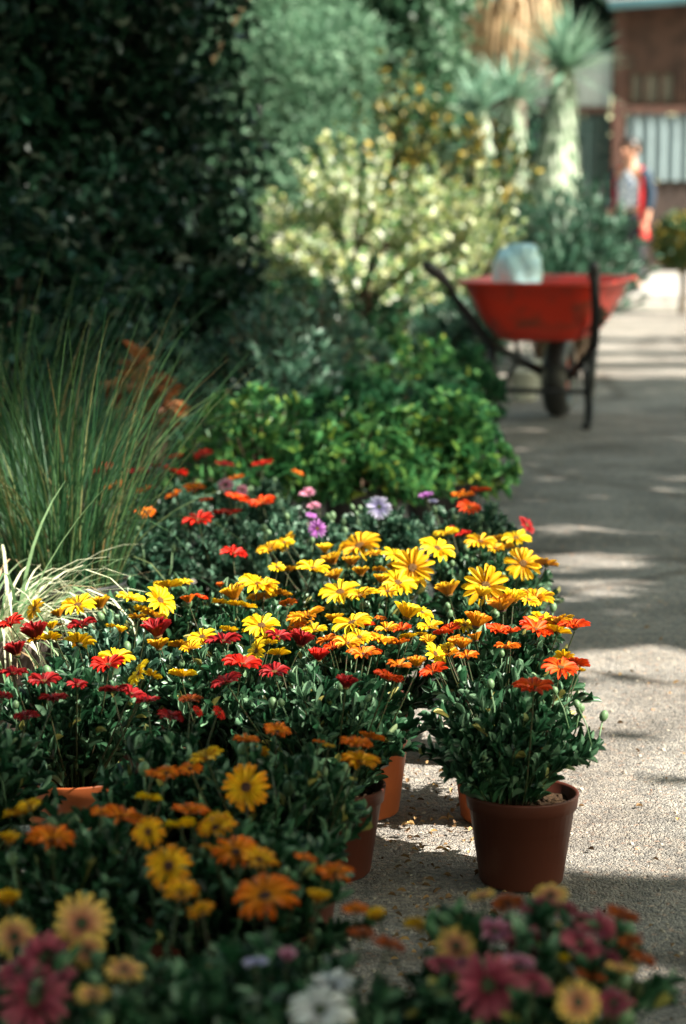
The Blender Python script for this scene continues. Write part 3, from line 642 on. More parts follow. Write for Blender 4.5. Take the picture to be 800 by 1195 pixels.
# ------------------------------------------------------------------ trees
def tree(name, label, x, y, z0, rx, ry, rz, zc, mat, nblob, nleaf, L, W, cat='tree', group=None, tmpl=LOW, br=.42, trunk_r=.07, droop=0.0, bark='bark', seed=0):
    t = thing(name, label, cat, (x, y, 0), 0, group)
    r_ = np.random.default_rng(seed + 100)
    cen = r_.normal(size=(nblob, 3)); cen /= np.linalg.norm(cen, axis=1, keepdims=True); cen *= (r_.random((nblob, 1)) ** .45)
    cen = cen * np.array([rx, ry, rz]) * .82 + np.array([0, 0, zc])
    rad = br * min(rx, rz) * r_.uniform(.6, 1.2, nblob)
    per = max(8, nleaf // nblob); P, O = [], []
    for c, q in zip(cen, rad):
        d = r_.normal(size=(per, 3)); d /= np.linalg.norm(d, axis=1, keepdims=True)
        P.append(c + d * q * (r_.random((per, 1)) ** .4)); O.append(d)
    P = np.concatenate(P); O = np.concatenate(O); ok = P[:, 2] > z0; P, O = P[ok], O[ok]; n_ = len(P)
    D = O * .6 + unit(n_) * .8; D[:, 2] -= droop
    a = Acc(); a.add(*scatter(tmpl, P, D, O + unit(n_) * .6 + np.array([[0, 0, .5]]), r_.uniform(.7, 1.3, n_) * L, r_.uniform(.7, 1.3, n_) * W))
    obj('crown', a.mesh('crown', mat), t)
    b = Acc(); b.add(*tube([(0, 0, 0), (.03, .02, zc * .5), (0, 0, zc), (0, 0, zc + rz * .6)], [trunk_r, trunk_r * .85, trunk_r * .6, trunk_r * .2], 9))
    for c in cen[:: max(1, nblob // 14)]:
        b.add(*tube(bez((0, 0, max(.2, c[2] * .55)), (c[0] * .4, c[1] * .4, c[2] * .8), c, 6), np.linspace(trunk_r * .45, .008, 6), 6))
    obj('trunk', b.mesh('trunk', M[bark], True), t)
    return t
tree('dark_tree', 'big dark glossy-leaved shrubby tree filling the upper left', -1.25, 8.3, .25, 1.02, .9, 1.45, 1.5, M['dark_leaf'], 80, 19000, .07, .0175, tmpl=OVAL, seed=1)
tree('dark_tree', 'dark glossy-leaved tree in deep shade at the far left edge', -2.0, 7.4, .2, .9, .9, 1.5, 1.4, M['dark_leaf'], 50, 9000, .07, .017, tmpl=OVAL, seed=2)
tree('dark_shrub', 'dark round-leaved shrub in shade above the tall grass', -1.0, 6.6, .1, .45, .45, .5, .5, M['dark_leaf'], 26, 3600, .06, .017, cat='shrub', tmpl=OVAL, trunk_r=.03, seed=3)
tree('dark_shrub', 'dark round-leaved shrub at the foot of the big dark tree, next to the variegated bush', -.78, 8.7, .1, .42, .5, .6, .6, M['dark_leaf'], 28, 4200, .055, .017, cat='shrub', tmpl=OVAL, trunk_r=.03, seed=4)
tree('misty_conifer', 'soft pale green feathery conifer between the dark tree and the sunlit bushes', -.55, 13.2, .2, .85, .8, 1.6, 1.6, M['mist_leaf'], 80, 42000, .055, .0065, tmpl=NEEDLE, seed=5)
tree('green_tree', 'leafy green tree at the top centre behind the amber bush', .28, 16.5, .4, .78, .9, 1.3, 2.2, M['far_leaf'], 46, 16000, .09, .02, seed=6)
GT = 'background trees behind the nursery'
tree('background_tree', 'tall green background tree behind the feathery conifer', -1.2, 18.5, .4, 1.6, 1.2, 2.6, 2.8, M['shrub_leaf_deep'], 60, 20000, .1, .026, group=GT, seed=7)
tree('background_tree', 'green background tree at the top between the leafy tree and the dead fronds', .2, 21.5, .3, 1.8, 1.3, 2.4, 2.6, M['pine_leaf'], 60, 18000, .11, .028, group=GT, seed=8)
tree('background_tree', 'dark background tree above the pale corrugated fence', 2.6, 29.5, .3, 1.9, 1.3, 2.4, 3.2, M['dark_leaf'], 60, 9000, .17, .05, group=GT, seed=9)
tree('background_tree', 'dark background tree left of the pale fence, behind the yuccas', 1.2, 26.0, .3, 1.7, 1.3, 2.4, 2.6, M['dark_leaf'], 60, 9000, .17, .05, group=GT, seed=10)
tree('background_tree', 'dark background tree behind the big dark tree at the upper left', -2.6, 12.5, .3, 1.4, 1.3, 2.3, 2.2, M['dark_leaf'], 60, 9000, .13, .035, group=GT, seed=12)
n_ = 9000
P = np.stack([rng.uniform(-18, 22, n_), rng.uniform(34, 38, n_), rng.random(n_) ** 1.1 * 9], 1)
a = Acc(); a.add(*scatter(LOW, P, unit(n_), unit(n_, .5), rng.uniform(.5, .9, n_), rng.uniform(.16, .3, n_)))
tag(obj('far_woods', a.mesh('far_woods', M['dark_leaf'])), 'dark mass of far trees behind the nursery', None, kind='stuff')

# yuccas with pale trunks
def yucca(label, px, py_base, py_top, Y, w0, w1, nl, L, lean=0.0):
    b = at_y(px, py_base, Y); tp = at_y(px + lean, py_top, Y)
    t = thing('yucca', label, 'yucca', (b[0], Y, 0), 0, 'pale trunked yuccas')
    zt = tp[2]; dx = tp[0] - b[0]
    zs = np.linspace(0, zt, 12); f = zs / zt
    rad = np.interp(f, [0, .5, .62, .78, 1], [w0 * .52, w0 * .5, w0 * .42, w1 * .9, w1 * .6])
    pts = np.stack([dx * f ** 1.5, 0 * f, zs], 1)
    V, Q = tube(pts, rad, 14); V += rng.normal(0, .008, V.shape)
    a = Acc(); a.add(V, Q)
    n1 = 620; ff = rng.uniform(.2, .98, n1); an = rng.uniform(0, 6.28, n1)       # old leaf bases on the trunk
    rr = np.interp(ff, f, rad); P = np.stack([np.interp(ff, f, pts[:, 0]) + rr * np.cos(an), rr * np.sin(an), ff * zt], 1)
    D = np.stack([np.cos(an) * .6, np.sin(an) * .6, -np.ones(n1)], 1)
    a.add(*scatter(LOW, P, D, np.stack([np.cos(an), np.sin(an), .5 + 0 * an], 1), rng.uniform(.08, .2, n1), rng.uniform(.008, .018, n1)))
    obj('trunk', a.mesh('trunk', M['pale_bark']), t)
    a = Acc(); top = np.array([dx, 0, zt]); D = unit(nl, .95) + rng.normal(0, .22, (nl, 3))
    a.add(*scatter(NEEDLE, top + D * .04, D, np.tile([[0, 0, 1.0]], (nl, 1)) + rng.normal(0, .2, (nl, 3)), rng.uniform(.4, 1.15, nl) * L, rng.uniform(.012, .026, nl)))
    obj('crown', a.mesh('crown', M['yucca_leaf']), t)
yucca('yucca with thick pale bulging trunk and spiky blue-green crown, left of the shed', 637, 235, 82, 17.0, .42, .12, 190, .52, 22)
yucca('slender yucca with short pale trunk left of the thick-trunked one', 603, 215, 118, 16.2, .18, .1, 120, .4, -8)
yucca('small yucca with thin pale trunk above the variegated bush', 566, 215, 128, 15.4, .1, .08, 90, .34, -6)
# palm with dead skirt
q = at_y(592, -18, 19.5)
t = thing('palm_tree', 'palm with a skirt of dry tan dead fronds at the top', 'palm', (q[0], 19.5, 0))
one('trunk', tube([(0, 0, 0), (.03, 0, 1.2), (0, 0, q[2] + .1)], [.2, .17, .15], 12), M['bark'], t, True)
a = Acc(); blades_n = 420
for _ in range(blades_n):
    an = random.uniform(0, 6.28); z = q[2] + random.uniform(-.35, .25); L = random.uniform(.5, .95); o_ = random.uniform(.15, .5)
    c = np.array([math.cos(an), math.sin(an), 0])
    pts = bez(c * .12 + (0, 0, z), c * (o_ + .12) + (0, 0, z + .1), c * (o_ + .1) + (random.uniform(-.1, .1), 0, z - L * .75), 6)
    wd = random.uniform(.012, .03); s_ = np.cross(c, (0, 0, 1)); V = []
    for i_, p_ in enumerate(pts): V += [p_ - s_ * wd * (1 - i_ / 6), p_ + s_ * wd * (1 - i_ / 6)]
    a.add(V, [(2 * i, 2 * i + 1, 2 * i + 3, 2 * i + 2) for i in range(5)])
obj('dead_fronds', a.mesh('dead_fronds', M['dry_blade']), t)
a = Acc(); nl = 160; D = unit(nl, .5); a.add(*scatter(NEEDLE, np.zeros((nl, 3)) + (0, 0, q[2] + .35), D, np.tile([[0, 0, 1.0]], (nl, 1)), rng.uniform(.8, 1.3, nl), np.full(nl, .03)))
obj('crown', a.mesh('crown', M['far_leaf']), t)
# cane
b0 = at_y(263, 42, 9.6); b1 = at_y(287, 0, 9.6); d = (b1 - b0) / (b1[2] - b0[2])
tag(one('bamboo_cane', tube([b0 - d * b0[2], b0, b1, b1 + d * .25], .012, 8), plain('cane', (.52, .34, .2), .6, scale=6), None, True), 'tan bamboo cane slanting up out of the dark tree', 'cane')

# ------------------------------------------------------------------ wheelbarrow
red = plain('red_paint', (.58, .03, .011), .42, scale=9, var=.45, col2=(.17, .045, .025), thr=(.5, .72))
black = plain('black_metal', (.012, .013, .016), .5, scale=20, var=.4)
wb = thing('wheelbarrow', 'red wheelbarrow with black handles parked on the path', 'wheelbarrow', (.875, 9.03, 0), R(-15))
def rrect(x, y0, y1, r, z, n=6):
    out = []
    for cx, cy, a0 in ((x - r, y1 - r, 0), (-x + r, y1 - r, 90), (-x + r, y0 + r, 180), (x - r, y0 + r, 270)):
        for k_ in range(n + 1):
            an = R(a0 + 90 * k_ / n); out.append((cx + r * math.cos(an), cy + r * math.sin(an), z))
    return out
rings = []
for hx, y0, y1, r_, z in ((.01, .04, .06, .005, .392), (.15, -.14, .36, .07, .388), (.185, -.19, .46, .09, .4), (.222, -.255, .54, .1, .46), (.262, -.32, .6, .11, .55), (.304, -.385, .64, .12, .645),
                          (.324, -.405, .66, .13, .65), (.324, -.405, .66, .13, .635), (.317, -.398, .653, .125, .634), (.317, -.398, .653, .125, .643), (.297, -.378, .633, .12, .641), (.254, -.313, .593, .108, .56), (.177, -.183, .45, .085, .407), (.01, .04, .06, .005, .398)):
    # the tray widens a little towards its front
    rings.append([(x_ * (1 + .1 * max(0, y_)), y_, z_) for x_, y_, z_ in rrect(hx, y0, y1, r_, z)])
# outer skin then rim lip then inner skin
V = np.array([v for r_ in rings for v in r_]); m_ = len(rings[0]); Q = []
for i in range(len(rings) - 1):
    for k_ in range(m_):
        k2 = (k_ + 1) % m_; Q.append((i * m_ + k_, i * m_ + k2, (i + 1) * m_ + k2, (i + 1) * m_ + k_))
a = Acc(); a.add(V, Q); obj('tub', a.mesh('tub', red, True), wb)
for sx in (-1, 1):
    h = one('handle_bar', tube([(sx * .335, -.82, .73), (sx * .312, -.62, .672), (sx * .284, -.36, .535), (sx * .232, -.03, .37), (sx * .14, .25, .275), (sx * .065, .47, .2)], .021, 10), black, wb, True)
    one('grip', tube([(sx * .338, -.835, .735), (sx * .333, -.8, .724), (sx * .315, -.65, .681)], [.02, .025, .024], 10), M['black_pot'], h, True)
    one('leg', tube([(sx * .226, -.02, .37), (sx * .215, .0, .2), (sx * .205, .02, .02), (sx * .205, -.05, .014)], .021, 8), black, wb, True)
    one('brace', tube([(sx * .2, .01, .1), (sx * .17, .14, .22), (sx * .14, .24, .285)], .011, 8), black, wb, True)
    one('tub_stay', tube([(sx * .14, .24, .28), (sx * .17, .3, .34), (sx * .18, .31, .392)], .011, 8), black, wb, True)
one('cross_brace', tube([(-.2, .005, .16), (.2, .005, .16)], .012, 8), black, wb, True)
one('axle', tube([(-.1, .47, .195), (.1, .47, .195)], .011, 8), black, wb, True)
wh = one('wheel', tube([(-.055, .47, .195), (.055, .47, .195)], .035, 14), black, wb, True)
th = np.linspace(0, 2 * math.pi, 33)[:-1]
def torus(R0, rx, rr, mat, name):
    V, Q = [], []; m2 = 12
    for a_ in th:
        for k_ in range(m2):
            b_ = 2 * math.pi * k_ / m2; r_ = R0 + rr * math.cos(b_)
            V.append((rx * math.sin(b_), .47 + r_ * math.cos(a_), .195 + r_ * math.sin(a_)))
    for i in range(32):
        for k_ in range(m2):
            i2, k2 = (i + 1) % 32, (k_ + 1) % m2; Q.append((i * m2 + k_, i2 * m2 + k_, i2 * m2 + k2, i * m2 + k2))
    return one(name, (np.array(V), Q), mat, wh, True)
torus(.148, .058, .047, M['black_pot'], 'tyre')
V, Q = lathe([(.03, -.02), (.08, -.012), (.115, -.035), (.118, -.04), (.118, .04), (.115, .035), (.08, .012), (.03, .02)], 28)
V = np.stack([V[:, 2], V[:, 0] + .47, V[:, 1] + .195], 1)
one('rim', (V, Q), plain('rusty_red', (.3, .05, .02), .6, scale=18, var=.5), wh, True)
# bag in the barrow
V, Q = ball((0, 0, 0), (1, 1, 1), 40, 28)
for i, v in enumerate(V):
    n1 = mnoise.noise(Vector(v * 1.6)) * .2 - abs(mnoise.noise(Vector((v[0] * 4, v[1] * 4, v[2] * 1.0 + 4)))) * .2 - abs(mnoise.noise(Vector(v * 7 + 3))) * .06
    an_ = math.atan2(v[1], v[0]); n1 -= .09 * max(0, v[2] + .2) * abs(math.sin(4.5 * an_ + 2 * mnoise.noise(Vector(v * 2))))
    V[i] = v * (1 + n1)
V[:, 2] = np.sign(V[:, 2]) * np.abs(V[:, 2]) ** .75
V[:, 2] = np.minimum(V[:, 2], .8 + .1 * V[:, 2]) 
V = V * np.array([.115, .13, .15])
bagm = plain('bag_plastic', (.5, .76, .82), .2, scale=8, var=.12, spec=.5); 
bagm.node_tree.nodes['Principled BSDF'].inputs['Transmission Weight'].default_value = .2
q = at_y(606, 305, 8.95)
tag(one('plastic_bag', (V, Q), bagm, None, True, (q[0], q[1], .672)), 'pale blue plastic bag bulging above the red wheelbarrow rim', 'bag')
V, Q = ball((0, 0, 0), (1, 1, 1), 24, 16)
V = V * (1 + .12 * rng.normal(size=(len(V), 1)) * .4) * np.array([.24, .34, .1])
tag(one('compost_heap', (V, Q), M['soil'], None, True, (.92, 9.1, .49)), 'dark compost heaped inside the red wheelbarrow', 'compost')
# pale pots near the barrow leg
for px, py, Y, lab in ((612, 466, 10.3, 'pale nursery pot on the ground seen behind the wheelbarrow leg'), (630, 452, 10.9, 'small pale nursery pot under the wheelbarrow, beside the wheel')):
    q = at_y(px, py, Y); t = thing('nursery_pot', lab, 'pot', (q[0], Y, 0), 0, 'pale pots behind the wheelbarrow')
    po = obj('pot', pot_mesh(plain('pale_pot', (.5, .5, .44), .5), .075, .15), t); obj('soil', soil_mesh(.068, .13), t)

# ------------------------------------------------------------------ terrace, shed, fence
stone = plain('kerb_stone', (.36, .34, .31), .8, scale=12, var=.3, bump=.3)
pav = one('kerb', box(-2, 9, 18.9, 19.25, -.01, .06), stone); tag(pav, None, None, kind='structure')
pav = one('pavement', box(-3, 12, 19.25, 33, -.02, .125), plain('paving', (.34, .32, .3), .85, scale=8, var=.35)); tag(pav, None, None, kind='structure')
BY = 26.0
brown = plain('brown_wall', (.062, .03, .02), .85, scale=5, var=.5, bump=.4)
rustb = plain('rusty_steel', (.075, .03, .019), .7, scale=15, var=.5)
dkg = plain('dark_green_paint', (.02, .045, .04), .5, scale=10)
whitec = plain('white_corrugated', (.42, .45, .43), .5, scale=3, var=.15)
bluec = plain('blue_white_corrugated', (.19, .245, .26), .45, scale=3, var=.2)
blue = plain('blue_gutter', (.16, .32, .36), .5, scale=6)
def X(px): return at_y(px, 200, BY)[0]
def Zp(py): return at_y(400, py, BY)[2]
shed = thing('shed', 'brown shed with rusty posts and corrugated lower panels at the back right', 'shed', (X(760), BY, .125))
def part(name, x0, x1, z0, z1, dy0, dy1, mat, par=shed, loc=(0, 0, 0)):
    V, Q = box(x0, x1, BY + dy0, BY + dy1, z0, z1); V = V - np.array(par.location if par else (0, 0, 0)); return one(name, (V, Q), mat, par)
x0, x1 = X(717), X(717) + 5.5
zb, zt = Zp(130), Zp(-60)
part('upper_wall', x0, X(735), zb, zt, .0, .15, brown); part('upper_wall', X(785), x1, zb, zt, .0, .15, brown)
part('upper_wall', X(735), X(785), Zp(85), zt, .0, .15, brown)
part('upper_wall', X(735), X(785), zb, Zp(118), .0, .15, brown)
wn = part('window', X(735), X(785), Zp(118), Zp(85), .1, .13, plain('dim_glass', (.12, .1, .08), .2))
for px in (748, 768): part('mullion', X(px), X(px + 3), Zp(118), Zp(85), .03, .09, rustb)
part('base_wall', X(726), x1, .125, Zp(212), 0, .2, plain('dark_wall', (.045, .03, .025), .9, scale=6, var=.4))
part('post', X(712), X(726), .125, zt + .1, -.12, -.01, rustb)
part('beam', X(655), x1, Zp(133), Zp(124), -.11 + .2, .0 + .3, rustb) if False else part('beam', X(727), x1, Zp(133), Zp(124), -.1, -.01, rustb)
def corrugated(name, xa, xb, za, zb_, y, pitch, depth, mat, par):
    xs = np.arange(xa, xb, pitch / 8); n = len(xs); f = (xs - xa) / pitch * 2 * math.pi
    yy = y + depth * np.tanh(2.2 * np.sin(f)); V = []
    for dy in (0, .012):
        for z in (za, zb_):
            V += [(a_, b_ + dy, z) for a_, b_ in zip(xs, yy)]
    Q = []
    for i in range(n - 1): Q += [(i, i + 1, n + i + 1, n + i), (2 * n + i + 1, 2 * n + i, 3 * n + i, 3 * n + i + 1), (n + i, n + i + 1, 3 * n + i + 1, 3 * n + i)]
    V = np.array(V) - np.array(par.location); return one(name, (V, Q), mat, par)
corrugated('corrugated_panel', X(730), x1, Zp(211), Zp(134), BY - .04, .16, .03, bluec, shed)
V = np.array([(x0 - .15, -.5, Zp(12)), (x1, -.5, Zp(-30)), (x1, 3, Zp(-80)), (x0 - .15, 3, Zp(-50))]); V = np.concatenate([V, V + (0, 0, .06)])
V[:, 1] += BY; V = V - np.array(shed.location)
one('roof', (V, [(0, 1, 2, 3)[::-1], (4, 5, 6, 7), (0, 1, 5, 4), (1, 2, 6, 5), (2, 3, 7, 6), (3, 0, 4, 7)]), plain('roof_sheet', (.2, .2, .19), .6), shed)
q0 = np.array([x0 - .18, BY - .55, Zp(11)]) - np.array(shed.location); q1 = np.array([x1, BY - .55, Zp(-31)]) - np.array(shed.location)
one('gutter', tube([q0, (q0 + q1) / 2, q1], .055, 10), blue, shed, True)
fen = thing('corrugated_fence', 'pale corrugated fence panel above dark green bars, left of the shed', 'fence', (X(650), BY + .1, .125))
corrugated('corrugated_panel', X(590), X(711), Zp(124), Zp(62), BY, .11, .022, whitec, fen)
part('top_rail', X(590), X(711), Zp(133), Zp(125), -.05, -.0, rustb, fen)
for px in range(592, 712, 10): part('bar', X(px), X(px + 5), .125, Zp(133), -.03, .0, dkg, fen)
part('low_panel', X(590), X(711), .125, Zp(213), .05, .09, plain('concrete', (.3, .29, .27), .85, scale=5, var=.3), fen)
yd = one('yard_wall', box(X(560), X(712), BY + 1.6, BY + 1.75, 0.12, Zp(150)), plain('yard_wall', (.18, .19, .17), .9, scale=1.6, var=.8, thr=(.4, .6)))
tag(yd, 'dim grey wall behind the dark green bars', 'wall')
low = one('planter_wall', box(1.75, 2.6, 24.3, 24.6, .125, .8), plain('planter', (.05, .045, .04), .9)); tag(low, 'low dark wall behind the person, left of the post', 'wall')

# ------------------------------------------------------------------ person
skin = plain('skin', (.52, .27, .18), .5, scale=10, var=.08)
hairm = plain('hair', (.02, .014, .012), .45, scale=60, var=.4)
q = at_y(736, 200, 20.3)
per = thing('person', 'person in an open red vest and white and blue patterned top by the shed', 'person', (q[0], 20.3, .125), R(-38))
per.scale = (1.08, 1.08, 1.0)
def skinned(name, joints, edges, mat, parent, sub=2, root=0):
    me = bpy.data.meshes.new(name); me.from_pydata([j[0] for j in joints], edges, []); me.materials.append(mat)
    o = obj(name, me, parent); sk = o.modifiers.new('skin', 'SKIN'); sk.use_smooth_shade = True
    for i, j in enumerate(joints):
        r_ = j[1] if isinstance(j[1], tuple) else (j[1], j[1]); me.skin_vertices[0].data[i].radius = r_
        me.skin_vertices[0].data[i].use_root = False
    for rt in (root if isinstance(root, (list, tuple)) else [root]): me.skin_vertices[0].data[rt].use_root = True
    ss = o.modifiers.new('sub', 'SUBSURF'); ss.levels = sub; ss.render_levels = sub
    return o
J = [((0, 0, .79), (.125, .1)), ((0, 0, .93), (.11, .085)), ((0, -.005, 1.08), (.13, .09)), ((0, 0, 1.19), (.06, .055)), ((0, -.012, 1.25), .046), ((0, -.03, 1.3), (.062, .07)), ((0, -.035, 1.37), (.078, .092)), ((0, -.025, 1.44), (.062, .07))]
E = [(i, i + 1) for i in range(7)]
for sx in (-1, 1):
    b = len(J)
    J += [((sx * .15, 0, 1.155), .052), ((sx * .2, .02, .93), .037), ((sx * .2, -.04, .72), .026), ((sx * .2, -.06, .655), (.024, .034))]
    E += [(2, b), (b, b + 1), (b + 1, b + 2), (b + 2, b + 3)]
    J += [((sx * .085, 0, .7), .09), ((sx * .09, -.015, .42), .058), ((sx * .09, .02, .08), .04), ((sx * .1, -.06, .045), .036), ((sx * .105, -.13, .03), .03)]
    E += [(0, b + 4), (b + 4, b + 5), (b + 5, b + 6), (b + 6, b + 7), (b + 7, b + 8)]
roots = [0]
for sx in (-1, 1):          # five fingers, each its own chain rooted in the palm
    for k_, (dy, L) in enumerate(((-.026, .062), (-.009, .07), (.009, .066), (.024, .052))):
        b = len(J); roots.append(b)
        J += [((sx * .2, -.06 + dy, .64), .0095), ((sx * .203, -.062 + dy * 1.1, .64 - L * .5), .0085), ((sx * .196, -.066 + dy * 1.1, .64 - L), .007)]
        E += [(b, b + 1), (b + 1, b + 2)]
    b = len(J); roots.append(b)
    J += [((sx * .197, -.075, .675), .011), ((sx * .188, -.105, .65), .0095), ((sx * .182, -.115, .622), .008)]; E += [(b, b + 1), (b + 1, b + 2)]
body = skinned('body', J, E, skin, per, 2, roots)
for sx in (-1, 1):
    one('eye', ball((sx * .03, -.118, 1.375), (.012, .007, .008), 10, 6), hairm, per, True)
    one('ear', ball((sx * .08, -.03, 1.365), (.012, .022, .032), 10, 8), skin, per, True)
one('nose', ball((0, -.128, 1.35), (.013, .02, .022), 10, 8), skin, per, True)
one('mouth', ball((0, -.115, 1.318), (.024, .009, .006), 10, 6), plain('lips', (.4, .1, .09), .5), per, True)
V, Q = ball((0, 0, 0), (.092, .105, .1), 24, 16); hm = []
V2 = V + np.array([0, -.012, 1.395])
keep = [q_ for q_ in Q if not all(V2[v][1] < -.075 and V2[v][2] < 1.43 for v in q_) and not all(V2[v][2] < 1.34 and V2[v][1] < -.02 for v in q_)]
one('hair', (V2, np.array(keep)), hairm, per, True)
one('hair_bun', ball((0, .1, 1.37), (.05, .045, .055), 14, 10), hairm, per, True)
shirt = plain('patterned_cloth', (.72, .74, .78), .8, scale=28, col2=(.1, .16, .3), thr=(.5, .54))
denim = plain('blue_sleeve', (.016, .035, .065), .8, scale=20)
JB = [((0, 0, .74), (.145, .12)), ((0, 0, .93), (.125, .102)), ((0, -.005, 1.08), (.14, .105)), ((0, 0, 1.185), (.075, .07)), ((0, -.005, 1.215), (.055, .055))]
skinned('blouse', JB, [(0, 1), (1, 2), (2, 3), (3, 4)], shirt, per)
for sx in (-1, 1):
    skinned('sleeve', [((sx * .1, 0, 1.15), .066), ((sx * .155, 0, 1.14), .062), ((sx * .202, .02, .93), .048), ((sx * .202, -.025, .77), .04)], [(0, 1), (1, 2), (2, 3)], denim, per)
tr = plain('dark_trousers', (.018, .02, .028), .8, scale=20)
JT = [((0, 0, .8), (.14, .115)), ((0, 0, .72), (.13, .115))]; ET = [(0, 1)]
for sx in (-1, 1):
    b = len(JT); JT += [((sx * .085, 0, .64), .1), ((sx * .09, -.012, .42), .072), ((sx * .09, .02, .1), .06)]; ET += [(1, b), (b, b + 1), (b + 1, b + 2)]
skinned('trousers', JT, ET, tr, per)
for sx in (-1, 1):
    skinned('shoe', [((sx * .09, .03, .05), .045), ((sx * .1, -.05, .042), .042), ((sx * .105, -.15, .032), .032)], [(0, 1), (1, 2)], M['black_pot'], per)
# open vest: a thick shell round the back, open at the front
V, Q = [], []; zs = np.linspace(.5, 1.2, 12); an = np.linspace(R(-28), R(206), 30)
for sh in (0, -.012):
    for z in zs:
        f = (z - .5) / .7; ax = .185 - .03 * math.sin(f * 3) - .0 * f; ay = .155 - .02 * f
        if z > 1.1: ax *= 1 - (z - 1.1) * 3.2; ay *= 1 - (z - 1.1) * 3.6
        for a_ in an: V.append(((ax + sh) * math.cos(a_), (ay + sh) * math.sin(a_) - 0 * f, z + .004 * math.sin(a_ * 9)))
na, nz = len(an), len(zs); half = na * nz
for i in range(nz - 1):
    for k_ in range(na - 1):
        q_ = (i * na + k_, i * na + k_ + 1, (i + 1) * na + k_ + 1, (i + 1) * na + k_); Q.append(q_); Q.append(tuple(half + v for v in q_[::-1]))
for k_ in range(na - 1):
    Q.append((k_ + 1, k_, half + k_, half + k_ + 1)); t0 = (nz - 1) * na; Q.append((t0 + k_, t0 + k_ + 1, half + t0 + k_ + 1, half + t0 + k_))
for i in range(nz - 1):
    for e in (0, na - 1): Q.append((i * na + e, (i + 1) * na + e, half + (i + 1) * na + e, half + i * na + e))
one('vest', (np.array(V), Q), plain('red_cloth', (.62, .02, .025), .75, scale=18, var=.2), per, True)

# ------------------------------------------------------------------ unseen shade trees, crowns shaped to place the dappled sun and shade
def Gp(P):
    return np.asarray(P)[..., :2] - S[:2] * (np.asarray(P)[..., 2:3] / S[2])
def pz(Z, *pts): return Gp(np.array([at_z(x, y, Z) for x, y in pts]))
def py_(Y, *pts): return Gp(np.array([at_y(x, y, Y) for x, y in pts]))
def gr(x0, x1, y0, y1): return np.array([(x0, y0), (x1, y0), (x1, y1), (x0, y1)])
def inside(poly, P):
    c = np.zeros(len(P), bool); j = len(poly) - 1
    for i in range(len(poly)):
        a_, b_ = poly[i], poly[j]
        cond = ((a_[1] > P[:, 1]) != (b_[1] > P[:, 1])) & (P[:, 0] < (b_[0] - a_[0]) * (P[:, 1] - a_[1]) / (b_[1] - a_[1] + 1e-12) + a_[0])
        c ^= cond; j = i
    return c
# crown holes that put sun on chosen spots (outline on the ground along the sun's rays, share of leaves that stay)
GAPS = [
 (gr(-1.25, 1.6, 2.86, 4.5), 0.0),
 (gr(-1.0, .1, 4.4, 4.8), .15),
 (pz(0, (600, 612), (720, 606), (730, 626), (600, 632)), 0.0),
 (pz(0, (600, 644), (760, 640), (770, 660), (600, 664)), 0.0),
 (pz(0, (600, 676), (790, 672), (830, 702), (600, 709)), 0.0),
 (py_(8.8, (520, 270), (640, 270), (620, 350), (520, 350)), .05),
 (py_(9.2, (700, 330), (750, 330), (750, 380), (700, 380)), .1),
 (pz(.4, (220, 470), (610, 470), (610, 560), (220, 560)), .06),
 (pz(.45, (0, 480), (200, 450), (200, 640), (0, 640)), .4),
 (pz(.35, (0, 580), (80, 580), (80, 720), (0, 720)), .1),
 (pz(.2, (100, 590), (310, 590), (320, 660), (100, 660)), .3),
 (gr(-.95, .35, 5.5, 6.4), .1),
 (gr(-.75, .3, 6.7, 7.4), .12),
 (gr(-.7, .25, 7.8, 8.6), .15),
 (gr(-1.15, -.5, 6.8, 7.5), .4),
 (gr(-.05, .8, 9.05, 9.75), .5),
 (gr(-2.4, -1.3, 7.8, 8.7), .5),
 (gr(-3.0, -2.2, 7.2, 7.9), .7),
 (py_(6.8, (220, 360), (420, 360), (420, 470), (220, 470)), .18),
 (py_(8, (330, 380), (590, 350), (590, 470), (330, 470)), .2),
 (py_(8.3, (60, 120), (330, 40), (330, 420), (60, 300)), .8),
 (py_(8.3, (240, 20), (330, 20), (330, 200), (240, 200)), .4),
 (pz(.08, (60, 915), (115, 915), (115, 985), (60, 985)), 0.0),
 (pz(.3, (30, 1050), (180, 1050), (180, 1160), (30, 1160)), .75),
]
BANDS = [(.35, 1.6, 4.13, .01), (.4, 1.6, 3.71, .018), (.45, 1.6, 3.42, .016)]      # leaf strips put in to throw dark streaks across the big gap
n_ = 62000
G = np.stack([rng.uniform(-4.3, 2.3, n_), rng.uniform(.2, 11.6, n_)], 1)
for yc, hw in ((12.5, .14), (13.5, .12), (14.9, .14)):  # extra leaf strips that throw shadow stripes on the far path
    m_ = 900; G = np.concatenate([G, np.stack([rng.uniform(.7, 2.6, m_), yc + hw * rng.uniform(-1, 1, m_)], 1)])
n_ = len(G)
keep = rng.random(n_)
dens = np.ones(n_)
for i in range(n_):
    v = mnoise.noise(Vector((G[i, 0] * 1.1, G[i, 1] * 3.2, 5.0)))
    if v > .42: dens[i] = .35
for poly, dn in GAPS:
    jit = np.stack([np.array([mnoise.noise(Vector((g_[0] * 3, g_[1] * 3, 1.0 + k_))) for g_ in G]) for k_ in (0, 7)], 1) * np.array([.12, .06])
    m_ = inside(poly, G + jit)
    if dn == 0: dens[m_] = 0
    else:
        nz_ = np.array([mnoise.noise(Vector((g_[0] * 4, g_[1] * 9, 9.0))) for g_ in G])
        dens[m_] = np.minimum(dens[m_], np.where(nz_[m_] > (dn - .5) * .9, .04, 1))
for xa, xb, yc, hw in BANDS:
    wob = np.array([mnoise.noise(Vector((g_[0] * 2.5, yc * 7, 3.0))) for g_ in G])
    m_ = (G[:, 0] > xa) & (G[:, 0] < xb) & (np.abs(G[:, 1] - yc - wob * .07) < hw * (1 + wob)); dens[m_] = .4
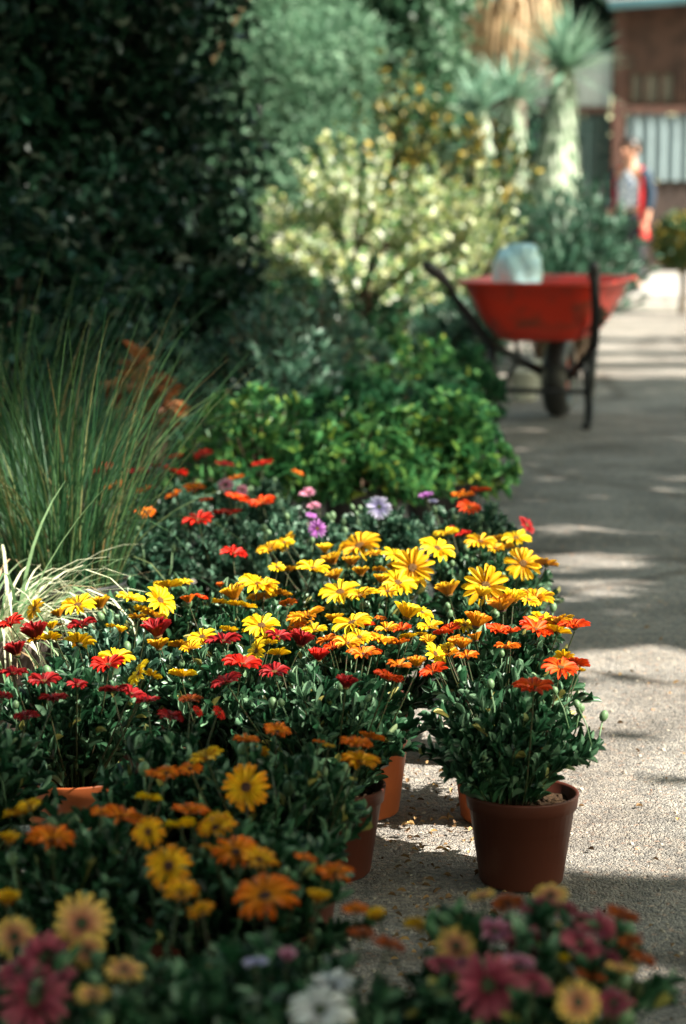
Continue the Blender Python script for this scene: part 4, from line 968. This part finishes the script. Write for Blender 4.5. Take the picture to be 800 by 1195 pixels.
far = (G[:, 1] > 10.2 + .5 * np.sin(G[:, 0] * 2)) & (G[:, 0] < .3); dens[far] = 0
G = G[keep < dens]; n_ = len(G)
Zc = 3.9 + 1.3 * rng.random(n_) + .5 * np.sin(G[:, 1] * 1.3)
P = np.concatenate([G + S[:2] * (Zc / S[2])[:, None], Zc[:, None]], 1)
tc_ = [1.2, 5.0, 9.2]
own = np.argmin(np.abs(P[:, 1:2] - np.array([tc_])), 1)
for i, ty in enumerate(tc_):
    t = thing('shade_tree', ['spreading shade tree over the nearest pots', 'spreading shade tree over the middle of the path', 'spreading shade tree over the wheelbarrow'][i], 'tree', (6.6, ty, 0), 0, 'shade trees along the path')
    Pi = P[own == i] - np.array([6.6, ty, 0]); m_ = len(Pi)
    a = Acc(); a.add(*scatter(LOW, Pi, unit(m_), np.tile(S[None], (m_, 1)) + unit(m_) * .55, rng.uniform(.1, .17, m_), rng.uniform(.035, .055, m_)))
    obj('crown', a.mesh('crown', M['canopy_leaf']), t)
    b = Acc(); b.add(*tube([(0, 0, 0), (.1, 0, 1.5), (-.1, 0, 3.2), (-.3, .1, 4.6)], [.17, .14, .11, .05], 10))
    for k_ in range(9):
        c = Pi[rng.integers(m_)]; b.add(*tube(bez((-.1, 0, 2.6 + .12 * k_), (c[0] * .4, c[1] * .5, 4.0), c, 7), np.linspace(.05, .008, 7), 6))
    obj('trunk', b.mesh('trunk', M['bark'], True), t)
n_ = 36000  # low crown out of view, added to deepen the shade in front
P = np.stack([rng.uniform(-3.6, 2.8, n_), rng.uniform(-2.8, 2.3, n_), 1.75 + 2.2 * rng.random(n_)], 1)
P = P[((P[:, 0] + .55 * (P[:, 2] - 2.0) < .7) | (P[:, 1] < 2.45 - .46 * P[:, 2])) & (np.hypot((P[:, 0] + .5) / 3.1, (P[:, 1] + .2) / 2.6) < 1)]
t = thing('shade_tree', 'low leafy tree left of the viewer over the shaded front pots', 'tree', (-2.2, .3, 0), 0, 'shade trees along the path')
Pi = P - np.array([-2.2, .3, 0]); m_ = len(Pi)
a = Acc(); a.add(*scatter(LOW, Pi, unit(m_), unit(m_, .8), rng.uniform(.1, .17, m_), rng.uniform(.035, .055, m_)))
obj('crown', a.mesh('crown', M['canopy_leaf']), t)
b = Acc(); b.add(*tube([(0, 0, 0), (.1, 0, 1.2), (.4, 0, 2.4), (.8, 0, 3.4)], [.15, .12, .09, .04], 10))
for k_ in range(8):
    c = Pi[rng.integers(m_)]; b.add(*tube(bez((.25, 0, 1.7 + .1 * k_), (c[0] * .5, c[1] * .5, 2.3), c, 7), np.linspace(.045, .008, 7), 6))
obj('trunk', b.mesh('trunk', M['bark'], True), t)
print('SCENE objects', len(bpy.data.objects), 'flowers', k)
